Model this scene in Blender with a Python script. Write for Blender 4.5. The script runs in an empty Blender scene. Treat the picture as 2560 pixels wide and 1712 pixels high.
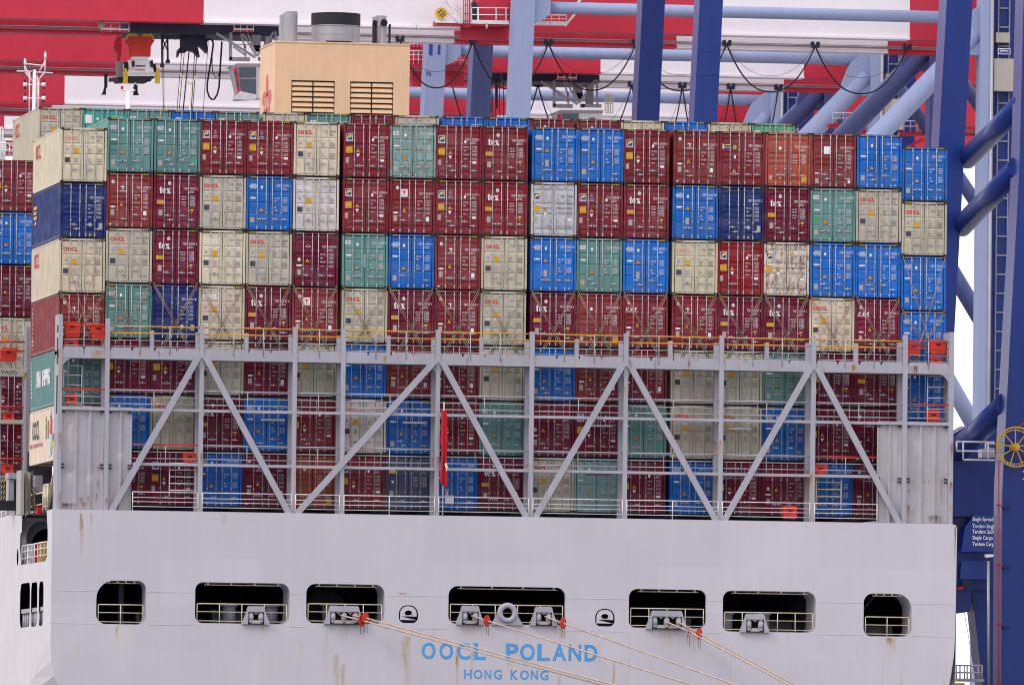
import bpy, math, random
from mathutils import Vector, Matrix

random.seed(7)
S = bpy.context.scene
COL = S.collection

# ------------------------------------------------------------------ camera
# metres: X across the ship towards the quay, Y along the ship, Z up from the water
CAM = Vector((-70.805, -580.0, 6.0))
YAW, PITCH, ROLL, FPX = 0.16236, 0.04311, 0.01221, 27763.7
cy, sy, cp, sp = math.cos(YAW), math.sin(YAW), math.cos(PITCH), math.sin(PITCH)
FWD = Vector((sy * cp, cy * cp, sp))
_r = Vector((cy, -sy, 0.0))
_u = _r.cross(FWD)
RGT = math.cos(ROLL) * _r + math.sin(ROLL) * _u
UPV = -math.sin(ROLL) * _r + math.cos(ROLL) * _u
cd = bpy.data.cameras.new('camera')
cam = bpy.data.objects.new('camera', cd)
COL.objects.link(cam)
cd.sensor_width = 36.0
cd.lens = FPX / 2560 * 36.0
cd.clip_start, cd.clip_end = 5.0, 30000.0
cam.matrix_world = Matrix(((RGT.x, UPV.x, -FWD.x, CAM.x), (RGT.y, UPV.y, -FWD.y, CAM.y), (RGT.z, UPV.z, -FWD.z, CAM.z), (0, 0, 0, 1)))
S.camera = cam

# ------------------------------------------------------------------ sky, sun, exposure
SUN_EL, SUN_AZ = math.radians(42), math.radians(-66)      # azimuth from -Y (behind the camera) towards -X
W = bpy.data.worlds.new('World')
S.world = W
W.use_nodes = True
wn, wl = W.node_tree.nodes, W.node_tree.links
sky = wn.new('ShaderNodeTexSky')
sky.sky_type = 'NISHITA'
sky.sun_disc = False
sky.sun_elevation = SUN_EL
sky.air_density, sky.dust_density, sky.ozone_density = 1.0, 6.0, 1.0
sun_from = Vector((math.sin(SUN_AZ) * math.cos(SUN_EL), -math.cos(SUN_AZ) * math.cos(SUN_EL), math.sin(SUN_EL)))
sky.sun_rotation = math.atan2(sun_from.x, sun_from.y)
hs = wn.new('ShaderNodeHueSaturation')
hs.inputs['Saturation'].default_value = 0.12
wl.new(sky.outputs[0], hs.inputs['Color'])
tint = wn.new('ShaderNodeMix')
tint.data_type = 'RGBA'
tint.blend_type = 'MULTIPLY'
tint.inputs[0].default_value = 1.0
tint.inputs[7].default_value = (1.0, 0.955, 1.04, 1)
wl.new(hs.outputs[0], tint.inputs[6])
cloud = wn.new('ShaderNodeMix')                      # closed cloud deck in front of the blue
cloud.data_type = 'RGBA'
cloud.inputs[0].default_value = 0.88
cloud.inputs[7].default_value = (9.2, 8.95, 9.4, 1)
wl.new(tint.outputs[2], cloud.inputs[6])
bg = wn['Background']
wl.new(cloud.outputs[2], bg.inputs[0])
bg.inputs[1].default_value = 0.12
ld = bpy.data.lights.new('sun', 'SUN')
ld.energy = 0.9
ld.angle = math.radians(14)
ld.color = (1.0, 0.93, 0.86)
sun = bpy.data.objects.new('sun', ld)
COL.objects.link(sun)
sun.rotation_euler = sun_from.to_track_quat('Z', 'Y').to_euler()
S.view_settings.view_transform = 'Standard'
S.view_settings.look = 'None'
S.view_settings.exposure = 0.42
S.view_settings.gamma = 1.0
S.cycles.use_denoising = True
try:
    S.cycles.denoiser = 'OPENIMAGEDENOISE'
    S.cycles.denoising_prefilter = 'ACCURATE'
except Exception:
    pass
S.cycles.max_bounces = 6
S.cycles.diffuse_bounces = 3
S.cycles.glossy_bounces = 2
S.cycles.use_adaptive_sampling = True
S.cycles.adaptive_threshold = 0.015
S.cycles.pixel_filter_type = 'BLACKMAN_HARRIS'
S.cycles.filter_width = 1.05


def at(u, v, Y=None, X=None, Z=None):
    """point of the sight line through photograph pixel (u, v) on the plane Y, X or Z"""
    d = FWD * FPX + RGT * (u - 1280) + UPV * (856 - v)
    if Y is not None:
        t = (Y - CAM.y) / d.y
    elif X is not None:
        t = (X - CAM.x) / d.x
    else:
        t = (Z - CAM.z) / d.z
    return CAM + d * t


def pix(p):
    d = Vector(p) - CAM
    w = d.dot(FWD)
    return 1280 + FPX * d.dot(RGT) / w, 856 - FPX * d.dot(UPV) / w


# ------------------------------------------------------------------ materials
def lin(r, g, b, k=1.0):
    f = lambda c: (c / 255 / 12.92) if c <= 10 else ((c / 255 + 0.055) / 1.055) ** 2.4
    return tuple(min(0.88, f(c) / k) for c in (r, g, b)) + (1.0,)


class NT:
    def __init__(s, m):
        m.use_nodes = True
        s.n, s.l = m.node_tree.nodes, m.node_tree.links
        s.b = s.n['Principled BSDF']

    def node(s, t, **kw):
        o = s.n.new(t)
        for k, v in kw.items():
            setattr(o, k, v)
        return o

    def noise(s, vec, scale, detail=4, rough=0.55):
        o = s.node('ShaderNodeTexNoise')
        o.inputs['Scale'].default_value = scale
        o.inputs['Detail'].default_value = detail
        o.inputs['Roughness'].default_value = rough
        if vec is not None:
            s.l.new(vec, o.inputs['Vector'])
        return o.outputs['Fac']

    def mapr(s, x, a, b, c, d):
        o = s.node('ShaderNodeMapRange')
        for i, v in zip((1, 2, 3, 4), (a, b, c, d)):
            o.inputs[i].default_value = v
        s.l.new(x, o.inputs[0])
        return o.outputs[0]

    def vmul(s, vec, xyz):
        o = s.node('ShaderNodeVectorMath', operation='MULTIPLY')
        s.l.new(vec, o.inputs[0])
        o.inputs[1].default_value = xyz
        return o.outputs[0]

    def math(s, op, a, b):
        o = s.node('ShaderNodeMath', operation=op)
        for i, v in enumerate((a, b)):
            if isinstance(v, (int, float)):
                o.inputs[i].default_value = v
            else:
                s.l.new(v, o.inputs[i])
        return o.outputs[0]

    def mix(s, fac, a, b, blend='MIX'):
        o = s.node('ShaderNodeMix', data_type='RGBA', blend_type=blend)
        for i, v in ((0, fac), (6, a), (7, b)):
            if isinstance(v, (int, float, tuple)):
                o.inputs[i].default_value = v
            else:
                s.l.new(v, o.inputs[i])
        return o.outputs[2]


def paint(name, col, var=0.10, rust=0.0, rough=0.5, streak=0.10, spec=0.35, metal=0.0, scale=1.0, rustcol=(0.17, 0.075, 0.03, 1)):
    m = bpy.data.materials.new(name)
    t = NT(m)
    pos = t.node('ShaderNodeNewGeometry').outputs['Position']
    n1 = t.noise(pos, 0.55 * scale, 6, 0.65)
    n2 = t.noise(t.vmul(pos, (2.6 * scale, 2.6 * scale, 0.12 * scale)), 1.0, 5, 0.6)
    g = t.math('MULTIPLY', t.mapr(n1, 0.3, 0.7, 1 - var, 1 + var), t.mapr(n2, 0.3, 0.7, 1 - streak, 1 + streak))
    c = t.mix(1.0, col, g, 'MULTIPLY')
    if rust > 0:
        n3 = t.noise(t.vmul(pos, (3.2 * scale, 3.2 * scale, 0.8 * scale)), 1.0, 8, 0.7)
        f = t.mapr(n3, 0.70 - 0.22 * rust, 0.80 - 0.18 * rust, 0.0, 0.85)
        c = t.mix(f, c, rustcol)
    t.l.new(c, t.b.inputs['Base Color'])
    t.b.inputs['Roughness'].default_value = rough
    t.b.inputs['Specular IOR Level'].default_value = spec
    t.b.inputs['Metallic'].default_value = metal
    return m


def flat(name, col, rough=0.6, spec=0.3, metal=0.0):
    return paint(name, col, var=0.05, streak=0.05, rough=rough, spec=spec, metal=metal)


def container_paint(name, gloss=0.5):
    """colour from the object's colour, amount of rust from its alpha"""
    m = bpy.data.materials.new(name)
    t = NT(m)
    oi = t.node('ShaderNodeObjectInfo')
    pos = t.node('ShaderNodeNewGeometry').outputs['Position']
    n1 = t.noise(pos, 0.9, 6, 0.65)
    n2 = t.noise(t.vmul(pos, (4.0, 4.0, 0.35)), 1.0, 6, 0.65)
    g = t.math('MULTIPLY', t.mapr(n1, 0.3, 0.7, 0.86, 1.12), t.mapr(n2, 0.3, 0.7, 0.88, 1.10))
    c = t.mix(1.0, oi.outputs['Color'], g, 'MULTIPLY')
    # chalky fading in patches
    n5 = t.noise(t.vmul(pos, (0.7, 0.7, 1.3)), 1.0, 5, 0.6)
    c = t.mix(t.mapr(n5, 0.45, 0.75, 0.0, 0.14), c, (0.42, 0.40, 0.40, 1))
    # grime streaks
    n4 = t.noise(t.vmul(pos, (7.0, 7.0, 0.5)), 1.0, 6, 0.7)
    c = t.mix(t.mapr(n4, 0.56, 0.74, 0.0, 0.38), c, (0.10, 0.085, 0.07, 1))
    # rust, more where alpha is high
    n3 = t.noise(t.vmul(pos, (6.0, 6.0, 2.4)), 1.0, 9, 0.78)
    lo = t.mapr(oi.outputs['Alpha'], 0, 1, 0.71, 0.43)
    f = t.node('ShaderNodeMapRange')
    t.l.new(n3, f.inputs[0])
    t.l.new(lo, f.inputs[1])
    t.l.new(t.math('ADD', lo, 0.10), f.inputs[2])
    f.inputs[3].default_value, f.inputs[4].default_value = 0.0, 0.9
    rc = t.mix(t.noise(pos, 6.0, 4), (0.34, 0.165, 0.07, 1), (0.16, 0.075, 0.045, 1))
    c = t.mix(f.outputs[0], c, rc)
    t.l.new(c, t.b.inputs['Base Color'])
    t.b.inputs['Roughness'].default_value = gloss
    t.b.inputs['Specular IOR Level'].default_value = 0.12
    return m


def runs(t, pos, base, specs):
    """rust runs and touched-up patches: (x, z top, length, width, strength, colour)"""
    sx = t.node('ShaderNodeSeparateXYZ')
    t.l.new(pos, sx.inputs[0])
    wob = t.mapr(t.noise(t.vmul(pos, (1.5, 1.5, 0.9)), 1.0, 3), 0.3, 0.7, -1.0, 1.0)
    gr = t.noise(t.vmul(pos, (11.0, 11.0, 1.1)), 1.0, 6, 0.7)
    gr = t.mapr(gr, 0.36, 0.60, 0.15, 1.0)
    for x, z, ln, w, k, col in specs:
        d = t.math('ABSOLUTE', t.math('SUBTRACT', t.math('ADD', sx.outputs['X'], t.math('MULTIPLY', wob, 0.25 * w)), x), 0)
        mx = t.mapr(d, 0.15 * w, 0.55 * w, 1.0, 0.0)
        mz = t.math('MULTIPLY', t.mapr(sx.outputs['Z'], z - ln, z - 0.25 * ln, 0.0, 1.0), t.mapr(sx.outputs['Z'], z - 0.02, z + 0.03, 1.0, 0.0))
        f = t.math('MULTIPLY', t.math('MULTIPLY', t.math('MULTIPLY', mx, mz), gr), k)
        base = t.mix(f, base, col)
    return base


OCH, RST, DRK, PAT = (0.42, 0.28, 0.12, 1), (0.24, 0.09, 0.03, 1), (0.085, 0.04, 0.03, 1), (0.60, 0.57, 0.54, 1)


def stained(name, col, specs, **kw):
    m = paint(name, col, **kw)
    t = NT(m)
    src = t.b.inputs['Base Color'].links[0].from_socket
    pos = t.node('ShaderNodeNewGeometry').outputs['Position']
    t.l.new(runs(t, pos, src, specs), t.b.inputs['Base Color'])
    return m


HZ = lambda u, v: (lambda p: (p.x, p.z))(at(u, v, -2.3))


def hr(u, v0, v1, w, k, col):
    x, z = HZ(u, v0)
    return (x, z, z - HZ(u, v1)[1], w, k, col)


def hull_paint():
    m = bpy.data.materials.new('hull_grey')
    t = NT(m)
    pos = t.node('ShaderNodeNewGeometry').outputs['Position']
    n1 = t.noise(pos, 0.22, 5, 0.6)
    n2 = t.noise(t.vmul(pos, (1.7, 1.7, 0.10)), 1.0, 5, 0.6)
    g = t.math('MULTIPLY', t.mapr(n1, 0.3, 0.7, 0.965, 1.035), t.mapr(n2, 0.3, 0.7, 0.985, 1.015))
    c = t.mix(1.0, (0.535, 0.515, 0.575, 1), g, 'MULTIPLY')
    # shell plates repainted at different times
    br = t.node('ShaderNodeTexBrick')
    br.offset = 0.37
    br.inputs['Scale'].default_value = 1.0
    br.inputs['Mortar Size'].default_value = 0.0
    br.inputs['Brick Width'].default_value = 5.3
    br.inputs['Row Height'].default_value = 2.45
    br.inputs['Color1'].default_value = (0.97, 0.97, 0.975, 1)
    br.inputs['Color2'].default_value = (1.03, 1.03, 1.025, 1)
    sw = t.node('ShaderNodeSeparateXYZ')
    t.l.new(pos, sw.inputs[0])
    cb = t.node('ShaderNodeCombineXYZ')
    t.l.new(sw.outputs['X'], cb.inputs['X'])
    t.l.new(sw.outputs['Z'], cb.inputs['Y'])
    t.l.new(cb.outputs[0], br.inputs['Vector'])
    c = t.mix(1.0, c, br.outputs['Color'], 'MULTIPLY')
    # run-off stains below the mooring openings
    n3 = t.noise(t.vmul(pos, (2.1, 2.1, 0.22)), 1.0, 7, 0.7)
    low = t.mapr(sw.outputs['Z'], 15.2, 16.6, 1.0, 0.12)
    f = t.math('MULTIPLY', t.mapr(n3, 0.575, 0.75, 0.0, 0.75), low)
    c = t.mix(f, c, (0.46, 0.375, 0.26, 1))
    n4 = t.noise(t.vmul(pos, (9.0, 9.0, 1.6)), 1.0, 6, 0.75)
    f = t.math('MULTIPLY', t.mapr(n4, 0.70, 0.76, 0.0, 0.7), low)
    c = t.mix(f, c, (0.20, 0.10, 0.05, 1))
    c = runs(t, pos, c, [hr(205, 1283, 1410, 0.22, 1.0, OCH), hr(205, 1283, 1330, 0.14, 1.0, RST), hr(229, 1283, 1345, 0.14, 0.8, OCH), hr(300, 1566, 1690, 1.0, 0.8, PAT), hr(318, 1566, 1640, 0.7, 0.7, PAT),
                         hr(292, 1566, 1605, 0.2, 0.8, OCH), hr(842, 1635, 1760, 0.35, 0.9, OCH), hr(858, 1660, 1780, 0.25, 0.9, OCH), hr(1018, 1590, 1760, 0.45, 0.7, OCH), hr(1143, 1618, 1760, 0.18, 1.0, OCH),
                         hr(1181, 1630, 1700, 0.12, 0.9, OCH), hr(1143, 1640, 1660, 0.10, 1.0, RST), hr(1404, 1562, 1610, 0.25, 0.9, OCH), hr(1390, 1562, 1590, 0.2, 0.6, OCH), hr(1535, 1652, 1760, 0.16, 0.9, OCH),
                         hr(1735, 1570, 1640, 0.3, 0.6, OCH), hr(2228, 1594, 1632, 0.9, 0.8, OCH), hr(2222, 1594, 1612, 0.4, 0.9, RST), hr(1004, 1481, 1488, 0.45, 1.0, RST), hr(660, 1562, 1590, 0.6, 0.5, OCH), hr(860, 1562, 1600, 0.9, 0.45, OCH),
                         hr(1170, 1564, 1600, 0.8, 0.5, OCH), hr(1665, 1574, 1620, 0.9, 0.5, OCH), hr(1400, 1690, 1760, 0.2, 0.7, OCH), hr(1270, 1640, 1690, 0.16, 0.9, OCH), hr(1425, 1636, 1642, 0.16, 1.0, DRK), hr(560, 1285, 1330, 0.3, 0.4, OCH), hr(2388, 1316, 1420, 0.12, 1.0, RST)])
    t.l.new(c, t.b.inputs['Base Color'])
    t.b.inputs['Roughness'].default_value = 0.55
    t.b.inputs['Specular IOR Level'].default_value = 0.3
    return m


M = {}
M['cpaint'] = container_paint('container_paint')
M['casting'] = paint('casting_rust', (0.055, 0.032, 0.03, 1), var=0.3, rust=0.5, rough=0.8)
M['rubber_and_shade'] = flat('black_rubber_and_shade', (0.012, 0.012, 0.016, 1), 0.8)  # door gaskets, and the painted shade along the sill
M['galv'] = paint('galvanised', (0.47, 0.46, 0.49, 1), var=0.15, rust=0.25, rough=0.45, metal=0.15)
M['galvold'] = paint('dull_rod', (0.36, 0.32, 0.31, 1), var=0.2, rust=0.5, rough=0.6)
M['pwhite'] = flat('print_white', (0.80, 0.78, 0.80, 1))
M['pdark'] = flat('print_dark', (0.055, 0.055, 0.075, 1))
M['pred'] = flat('print_red', (0.62, 0.055, 0.055, 1))
M['pfade'] = flat('print_faded_red', (0.66, 0.30, 0.24, 1))
M['pyel'] = flat('label_yellow', (0.72, 0.40, 0.03, 1))
M['ptri'] = flat('label_amber', (0.74, 0.33, 0.02, 1))
M['pplate'] = flat('data_plate', (0.40, 0.34, 0.30, 1), 0.4)
M['pblue'] = flat('print_blue', (0.03, 0.05, 0.24, 1))
M['pstripe'] = flat('stripe_yellow', (0.55, 0.42, 0.07, 1))
M['pflag'] = flat('print_lemon', (0.80, 0.66, 0.05, 1))
M['pgreen'] = flat('print_green', (0.30, 0.48, 0.04, 1))
M['plilac'] = flat('print_lilac', (0.36, 0.27, 0.45, 1))
M['ppale'] = flat('print_pale_blue', (0.45, 0.62, 0.80, 1))
M['pteal'] = flat('print_dark_green', (0.03, 0.09, 0.07, 1))
M['pmag'] = flat('print_magenta', (0.55, 0.12, 0.24, 1))
M['hull'] = hull_paint()
M['hullside'] = paint('hull_side_paler', (0.635, 0.60, 0.63, 1), var=0.05, rust=0.06, rough=0.55, streak=0.045, scale=0.8, rustcol=(0.45, 0.36, 0.27, 1))  # a paler tone than the transom's
BMS = [hr(u, 874 + (u - 146) * 0.0189, 897 + (u - 146) * 0.0189 + d, w, k, c) for u, w, k, c, d in ((242, 0.75, 1.0, OCH, 8), (240, 0.5, 1.0, RST, 0), (352, 0.2, 0.9, OCH, 3), (399, 0.14, 1.0, RST, 2), (585, 0.2, 0.7, OCH, 3), (623, 0.15, 0.6, OCH, 0), (962, 0.35, 1.0, OCH, 6), (966, 0.15, 1.0, RST, 0), (1171, 0.14, 1.0, RST, 3), (1257, 0.14, 1.0, RST, 4), (1440, 0.15, 0.7, OCH, 4), (1577, 0.22, 1.0, RST, 0), (1640, 0.14, 1.0, RST, 4), (1725, 0.16, 1.0, RST, 5), (1850, 0.2, 0.7, OCH, 0), (2137, 0.35, 1.0, OCH, 8), (2136, 0.2, 1.0, RST, 2), (2286, 0.45, 1.0, RST, 10), (2290, 0.25, 1.0, DRK, 6))]
PST = [hr(506, 1128, 1210, 0.2, 1.0, OCH), hr(504, 1135, 1160, 0.15, 1.0, RST), hr(736, 1180, 1230, 0.2, 0.7, OCH), hr(1096, 1140, 1190, 0.2, 0.9, RST), hr(1330, 1160, 1180, 0.25, 0.9, OCH), hr(1564, 965, 985, 0.2, 0.9, RST), hr(1803, 1100, 1160, 0.2, 1.0, OCH), hr(1801, 1100, 1125, 0.14, 1.0, RST), hr(2032, 1175, 1290, 0.25, 1.0, OCH), hr(2030, 1185, 1215, 0.15, 1.0, RST), hr(2381, 1105, 1170, 0.25, 1.0, RST), hr(2380, 1205, 1240, 0.3, 1.0, RST), hr(2380, 1260, 1305, 0.25, 0.9, OCH), hr(152, 870, 1010, 0.3, 0.8, OCH), hr(150, 1080, 1130, 0.25, 0.9, RST), hr(152, 1230, 1270, 0.3, 0.8, RST), hr(274, 1245, 1265, 0.45, 1.0, RST), hr(745, 1250, 1270, 0.5, 0.6, OCH)]
M['grey'] = stained('lashing_grey', (0.365, 0.36, 0.415, 1), BMS + PST, var=0.07, rust=0.2, rough=0.55, streak=0.06)
SCR = [hr(170, 1257, 1275, 1.1, 1.0, DRK), hr(192, 1020, 1150, 0.16, 0.9, OCH), hr(205, 1243, 1262, 0.2, 1.0, RST), hr(212, 1255, 1272, 0.3, 1.0, RST), hr(243, 1230, 1262, 0.14, 1.0, RST), hr(248, 1165, 1180, 0.12, 1.0, RST), hr(248, 1200, 1230, 0.12, 1.0, RST), hr(160, 1020, 1085, 0.16, 0.8, OCH), hr(178, 1060, 1160, 0.3, 0.9, PAT), hr(175, 1180, 1215, 0.6, 0.8, PAT), hr(230, 1185, 1215, 0.5, 0.8, PAT), hr(300, 1130, 1160, 0.5, 0.6, PAT), hr(222, 1240, 1266, 0.12, 1.0, RST),
       hr(2345, 1288, 1312, 1.0, 1.0, DRK), hr(2276, 1200, 1215, 0.12, 1.0, RST), hr(2276, 1222, 1240, 0.1, 1.0, RST), hr(2286, 1200, 1210, 0.1, 1.0, RST), hr(2315, 1200, 1210, 0.1, 1.0, RST), hr(2325, 1200, 1210, 0.1, 1.0, RST), hr(2357, 1195, 1260, 0.14, 1.0, RST), hr(2309, 1255, 1268, 0.12, 1.0, RST), hr(2275, 1262, 1300, 0.16, 1.0, RST), hr(2288, 1270, 1300, 0.14, 1.0, OCH), hr(2240, 1100, 1180, 0.5, 0.5, PAT), hr(2300, 1100, 1150, 0.6, 0.5, PAT)]
M['screen'] = stained('screen_grey', (0.385, 0.365, 0.40, 1), SCR, var=0.12, rust=0.15, rough=0.6, streak=0.08)
M['greyd'] = paint('deck_grey', (0.26, 0.26, 0.29, 1), var=0.1, rust=0.2, rough=0.6)
M['beige'] = paint('weathered_buff', (0.42, 0.38, 0.34, 1), var=0.12, rust=0.35, rough=0.6)
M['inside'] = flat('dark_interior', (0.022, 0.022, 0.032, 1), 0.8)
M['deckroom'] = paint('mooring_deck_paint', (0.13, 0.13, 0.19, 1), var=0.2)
M['insidegrey'] = paint('interior_grey', (0.36, 0.36, 0.41, 1), var=0.1)
M['cream'] = paint('rail_cream', (0.66, 0.58, 0.42, 1), var=0.1, rust=0.45, rough=0.6, scale=2.0)
M['white'] = paint('white_enamel', (0.76, 0.74, 0.76, 1), var=0.05, rust=0.05)
M['red'] = paint('signal_red', (0.56, 0.035, 0.02, 1), var=0.12, rust=0.0, rough=0.5, scale=2.0)
M['redbox'] = paint('scuffed_red', (0.58, 0.035, 0.02, 1), var=0.1, rust=0.35, rough=0.6, scale=1.6, rustcol=(0.45, 0.36, 0.34, 1))
M['yellow'] = paint('rail_yellow', (0.60, 0.315, 0.04, 1), var=0.1, rust=0.3, scale=2.0)
M['rod'] = paint('rusty_rod', (0.27, 0.185, 0.135, 1), var=0.25, rust=0.4, rough=0.7, scale=3.0)
M['buckle'] = paint('turnbuckle', (0.13, 0.14, 0.12, 1), var=0.3, rust=0.5, rough=0.7, scale=3.0)
M['letter'] = paint('name_blue', (0.085, 0.32, 0.66, 1), var=0.06, rust=0.03)
M['rope'] = paint('mooring_rope', (0.48, 0.365, 0.29, 1), var=0.2, rough=0.9, scale=4)
M['tan'] = paint('funnel_tan', (0.74, 0.495, 0.295, 1), var=0.05, rust=0.12, rough=0.55, streak=0.06, rustcol=(0.45, 0.27, 0.14, 1))
M['funred'] = flat('emblem_red', (0.62, 0.11, 0.12, 1))
M['steel'] = paint('exhaust_steel', (0.34, 0.335, 0.37, 1), var=0.14, rough=0.4, metal=0.35)
M['soot'] = flat('soot_black', (0.022, 0.021, 0.028, 1), 0.75)
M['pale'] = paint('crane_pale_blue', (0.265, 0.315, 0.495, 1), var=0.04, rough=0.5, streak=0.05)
M['pale_shade'] = paint('crane_pale_blue_shaded', (0.075, 0.105, 0.27, 1), var=0.05, rough=0.5)  # darker copy of the pale blue: shade of the far frames put into colour
M['navy'] = paint('crane_navy', (0.012, 0.034, 0.195, 1), var=0.07, rough=0.33, streak=0.06, spec=0.26)
M['navy_shade'] = paint('crane_navy_shaded', (0.008, 0.022, 0.135, 1), var=0.07, rough=0.33, streak=0.06, spec=0.22)  # darkened copy of the crane navy, far-leg shade put into the colour
M['bred'] = paint('boom_red', (0.53, 0.036, 0.066, 1), var=0.05, rough=0.5, streak=0.03, spec=0.2)
M['bwhite'] = paint('boom_white', (0.83, 0.775, 0.82, 1), var=0.025, rough=0.5, streak=0.02)
M['trol'] = flat('trolley_dark', (0.03, 0.032, 0.06, 1), 0.6)
M['cable'] = flat('black_cable', (0.014, 0.014, 0.018, 1), 0.6)
M['cabgrey'] = paint('frame_taupe', (0.30, 0.27, 0.29, 1), var=0.1)
M['glass'] = flat('dark_glass', (0.035, 0.05, 0.075, 1), 0.08, 0.6)
M['gold'] = paint('reel_yellow', (0.62, 0.38, 0.02, 1), var=0.1)
M['water'] = flat('harbour_water', (0.03, 0.045, 0.05, 1), 0.12, 0.5)
M['cabwhite'] = paint('cab_white', (0.60, 0.565, 0.59, 1), var=0.06)
M['quay'] = paint('quay_concrete', (0.30, 0.29, 0.28, 1), var=0.1)
M['flagred'] = flat('flag_red', (0.47, 0.013, 0.028, 1), 0.8)


# ------------------------------------------------------------------ mesh builder
class MB:
    def __init__(s, origin=(0, 0, 0)):
        s.o = Vector(origin)
        s.v, s.f, s.m, s.s = [], [], [], []

    def add(s, verts, faces, m=0, smooth=False):
        k = len(s.v)
        s.v += [Vector(p) for p in verts]
        for f in faces:
            s.f.append(tuple(i + k for i in f))
            s.m.append(m)
            s.s.append(smooth)
        return s

    def box(s, x0, x1, y0, y1, z0, z1, m=0):
        return s.add([(x0, y0, z0), (x1, y0, z0), (x1, y1, z0), (x0, y1, z0), (x0, y0, z1), (x1, y0, z1), (x1, y1, z1), (x0, y1, z1)],
                     [(0, 3, 2, 1), (4, 5, 6, 7), (0, 1, 5, 4), (1, 2, 6, 5), (2, 3, 7, 6), (3, 0, 4, 7)], m)

    def quad(s, a, b, c, d, m=0):
        return s.add([a, b, c, d], [(0, 1, 2, 3)], m)

    def bar(s, p, q, w, h, m=0, side=None):
        p, q = Vector(p), Vector(q)
        d = (q - p).normalized()
        a = Vector(side) if side else Vector((0, 1, 0))
        a = (a - d * a.dot(d)).normalized()
        b = d.cross(a)
        c = []
        for e in (p, q):
            for i, j in ((-1, -1), (1, -1), (1, 1), (-1, 1)):
                c.append(e + a * (i * h / 2) + b * (j * w / 2))
        return s.add(c, [(0, 1, 2, 3), (7, 6, 5, 4), (0, 4, 5, 1), (1, 5, 6, 2), (2, 6, 7, 3), (3, 7, 4, 0)], m)

    def tube(s, p, q, r, n=8, m=0, r2=None, caps=True):
        p, q = Vector(p), Vector(q)
        r2 = r if r2 is None else r2
        d = (q - p).normalized()
        a = d.orthogonal().normalized()
        b = d.cross(a)
        c = []
        for e, rr in ((p, r), (q, r2)):
            for i in range(n):
                t = 2 * math.pi * i / n
                c.append(e + (a * math.cos(t) + b * math.sin(t)) * rr)
        s.add(c, [(i, (i + 1) % n, n + (i + 1) % n, n + i) for i in range(n)], m, True)
        if caps:
            k = len(s.v) - 2 * n
            s.f += [tuple(k + i for i in reversed(range(n))), tuple(k + n + i for i in range(n))]
            s.m += [m, m]
            s.s += [False, False]
        return s

    def path(s, pts, r, n=6, m=0):
        pts = [Vector(p) for p in pts]
        rings, k = [], len(s.v)
        a = None
        for i, p in enumerate(pts):
            d = (pts[min(i + 1, len(pts) - 1)] - pts[max(i - 1, 0)]).normalized()
            if a is None:
                a = d.orthogonal()
            a = (a - d * a.dot(d)).normalized()
            b = d.cross(a)
            s.v += [p + (a * math.cos(2 * math.pi * j / n) + b * math.sin(2 * math.pi * j / n)) * r for j in range(n)]
        for i in range(len(pts) - 1):
            for j in range(n):
                s.f.append((k + i * n + j, k + i * n + (j + 1) % n, k + (i + 1) * n + (j + 1) % n, k + (i + 1) * n + j))
                s.m.append(m)
                s.s.append(True)
        return s

    def prism(s, poly, y0, y1, m=0):
        """(x, z) outline, counter-clockwise seen from -Y, pushed from y0 to y1"""
        n = len(poly)
        c = [(x, y0, z) for x, z in poly] + [(x, y1, z) for x, z in poly]
        s.add(c, [tuple(range(n)), tuple(reversed(range(n, 2 * n)))] + [(i, n + i, n + (i + 1) % n, (i + 1) % n) for i in range(n)], m)
        return s

    def ring(s, c, R, r, n=24, k=10, m=0, axis='Y', sx=1.0):
        c = Vector(c)
        b = len(s.v)
        for i in range(n):
            t = 2 * math.pi * i / n
            for j in range(k):
                a = 2 * math.pi * j / k
                rr = R + r * math.cos(a)
                p = (sx * rr * math.cos(t), r * math.sin(a), rr * math.sin(t))
                if axis == 'Z':
                    p = (p[0], p[2], p[1])
                s.v.append(c + Vector(p))
        for i in range(n):
            for j in range(k):
                s.f.append((b + i * k + j, b + i * k + (j + 1) % k, b + ((i + 1) % n) * k + (j + 1) % k, b + ((i + 1) % n) * k + j))
                s.m.append(m)
                s.s.append(True)
        return s

    def mesh(s, name, mats):
        me = bpy.data.meshes.new(name)
        me.from_pydata([tuple(p - s.o) for p in s.v], [], s.f)
        for x in (mats if isinstance(mats, (list, tuple)) else [mats]):
            me.materials.append(M[x] if isinstance(x, str) else x)
        me.polygons.foreach_set('material_index', s.m)
        me.polygons.foreach_set('use_smooth', s.s)
        me.update()
        return me

    def build(s, name, mats, parent=None, **kw):
        o = bpy.data.objects.new(name, s.mesh(name, mats))
        COL.objects.link(o)
        if parent is not None:
            o.parent = parent
        else:
            o.location = s.o
        tag(o, **kw)
        return o


def tag(o, label=None, cat=None, group=None, kind=None):
    for k, v in (('label', label), ('category', cat), ('group', group), ('kind', kind)):
        if v:
            o[k] = v
    return o


def thing(name, loc, label, cat, group=None):
    o = bpy.data.objects.new(name, None)
    COL.objects.link(o)
    o.location = loc
    o.empty_display_size = 0.3
    return tag(o, label, cat, group)


def inst(name, me, parent, loc=(0, 0, 0), color=None):
    o = bpy.data.objects.new(name, me)
    COL.objects.link(o)
    o.parent = parent
    o.location = loc
    if color:
        o.color = color
    return o


_tc = {}


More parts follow.
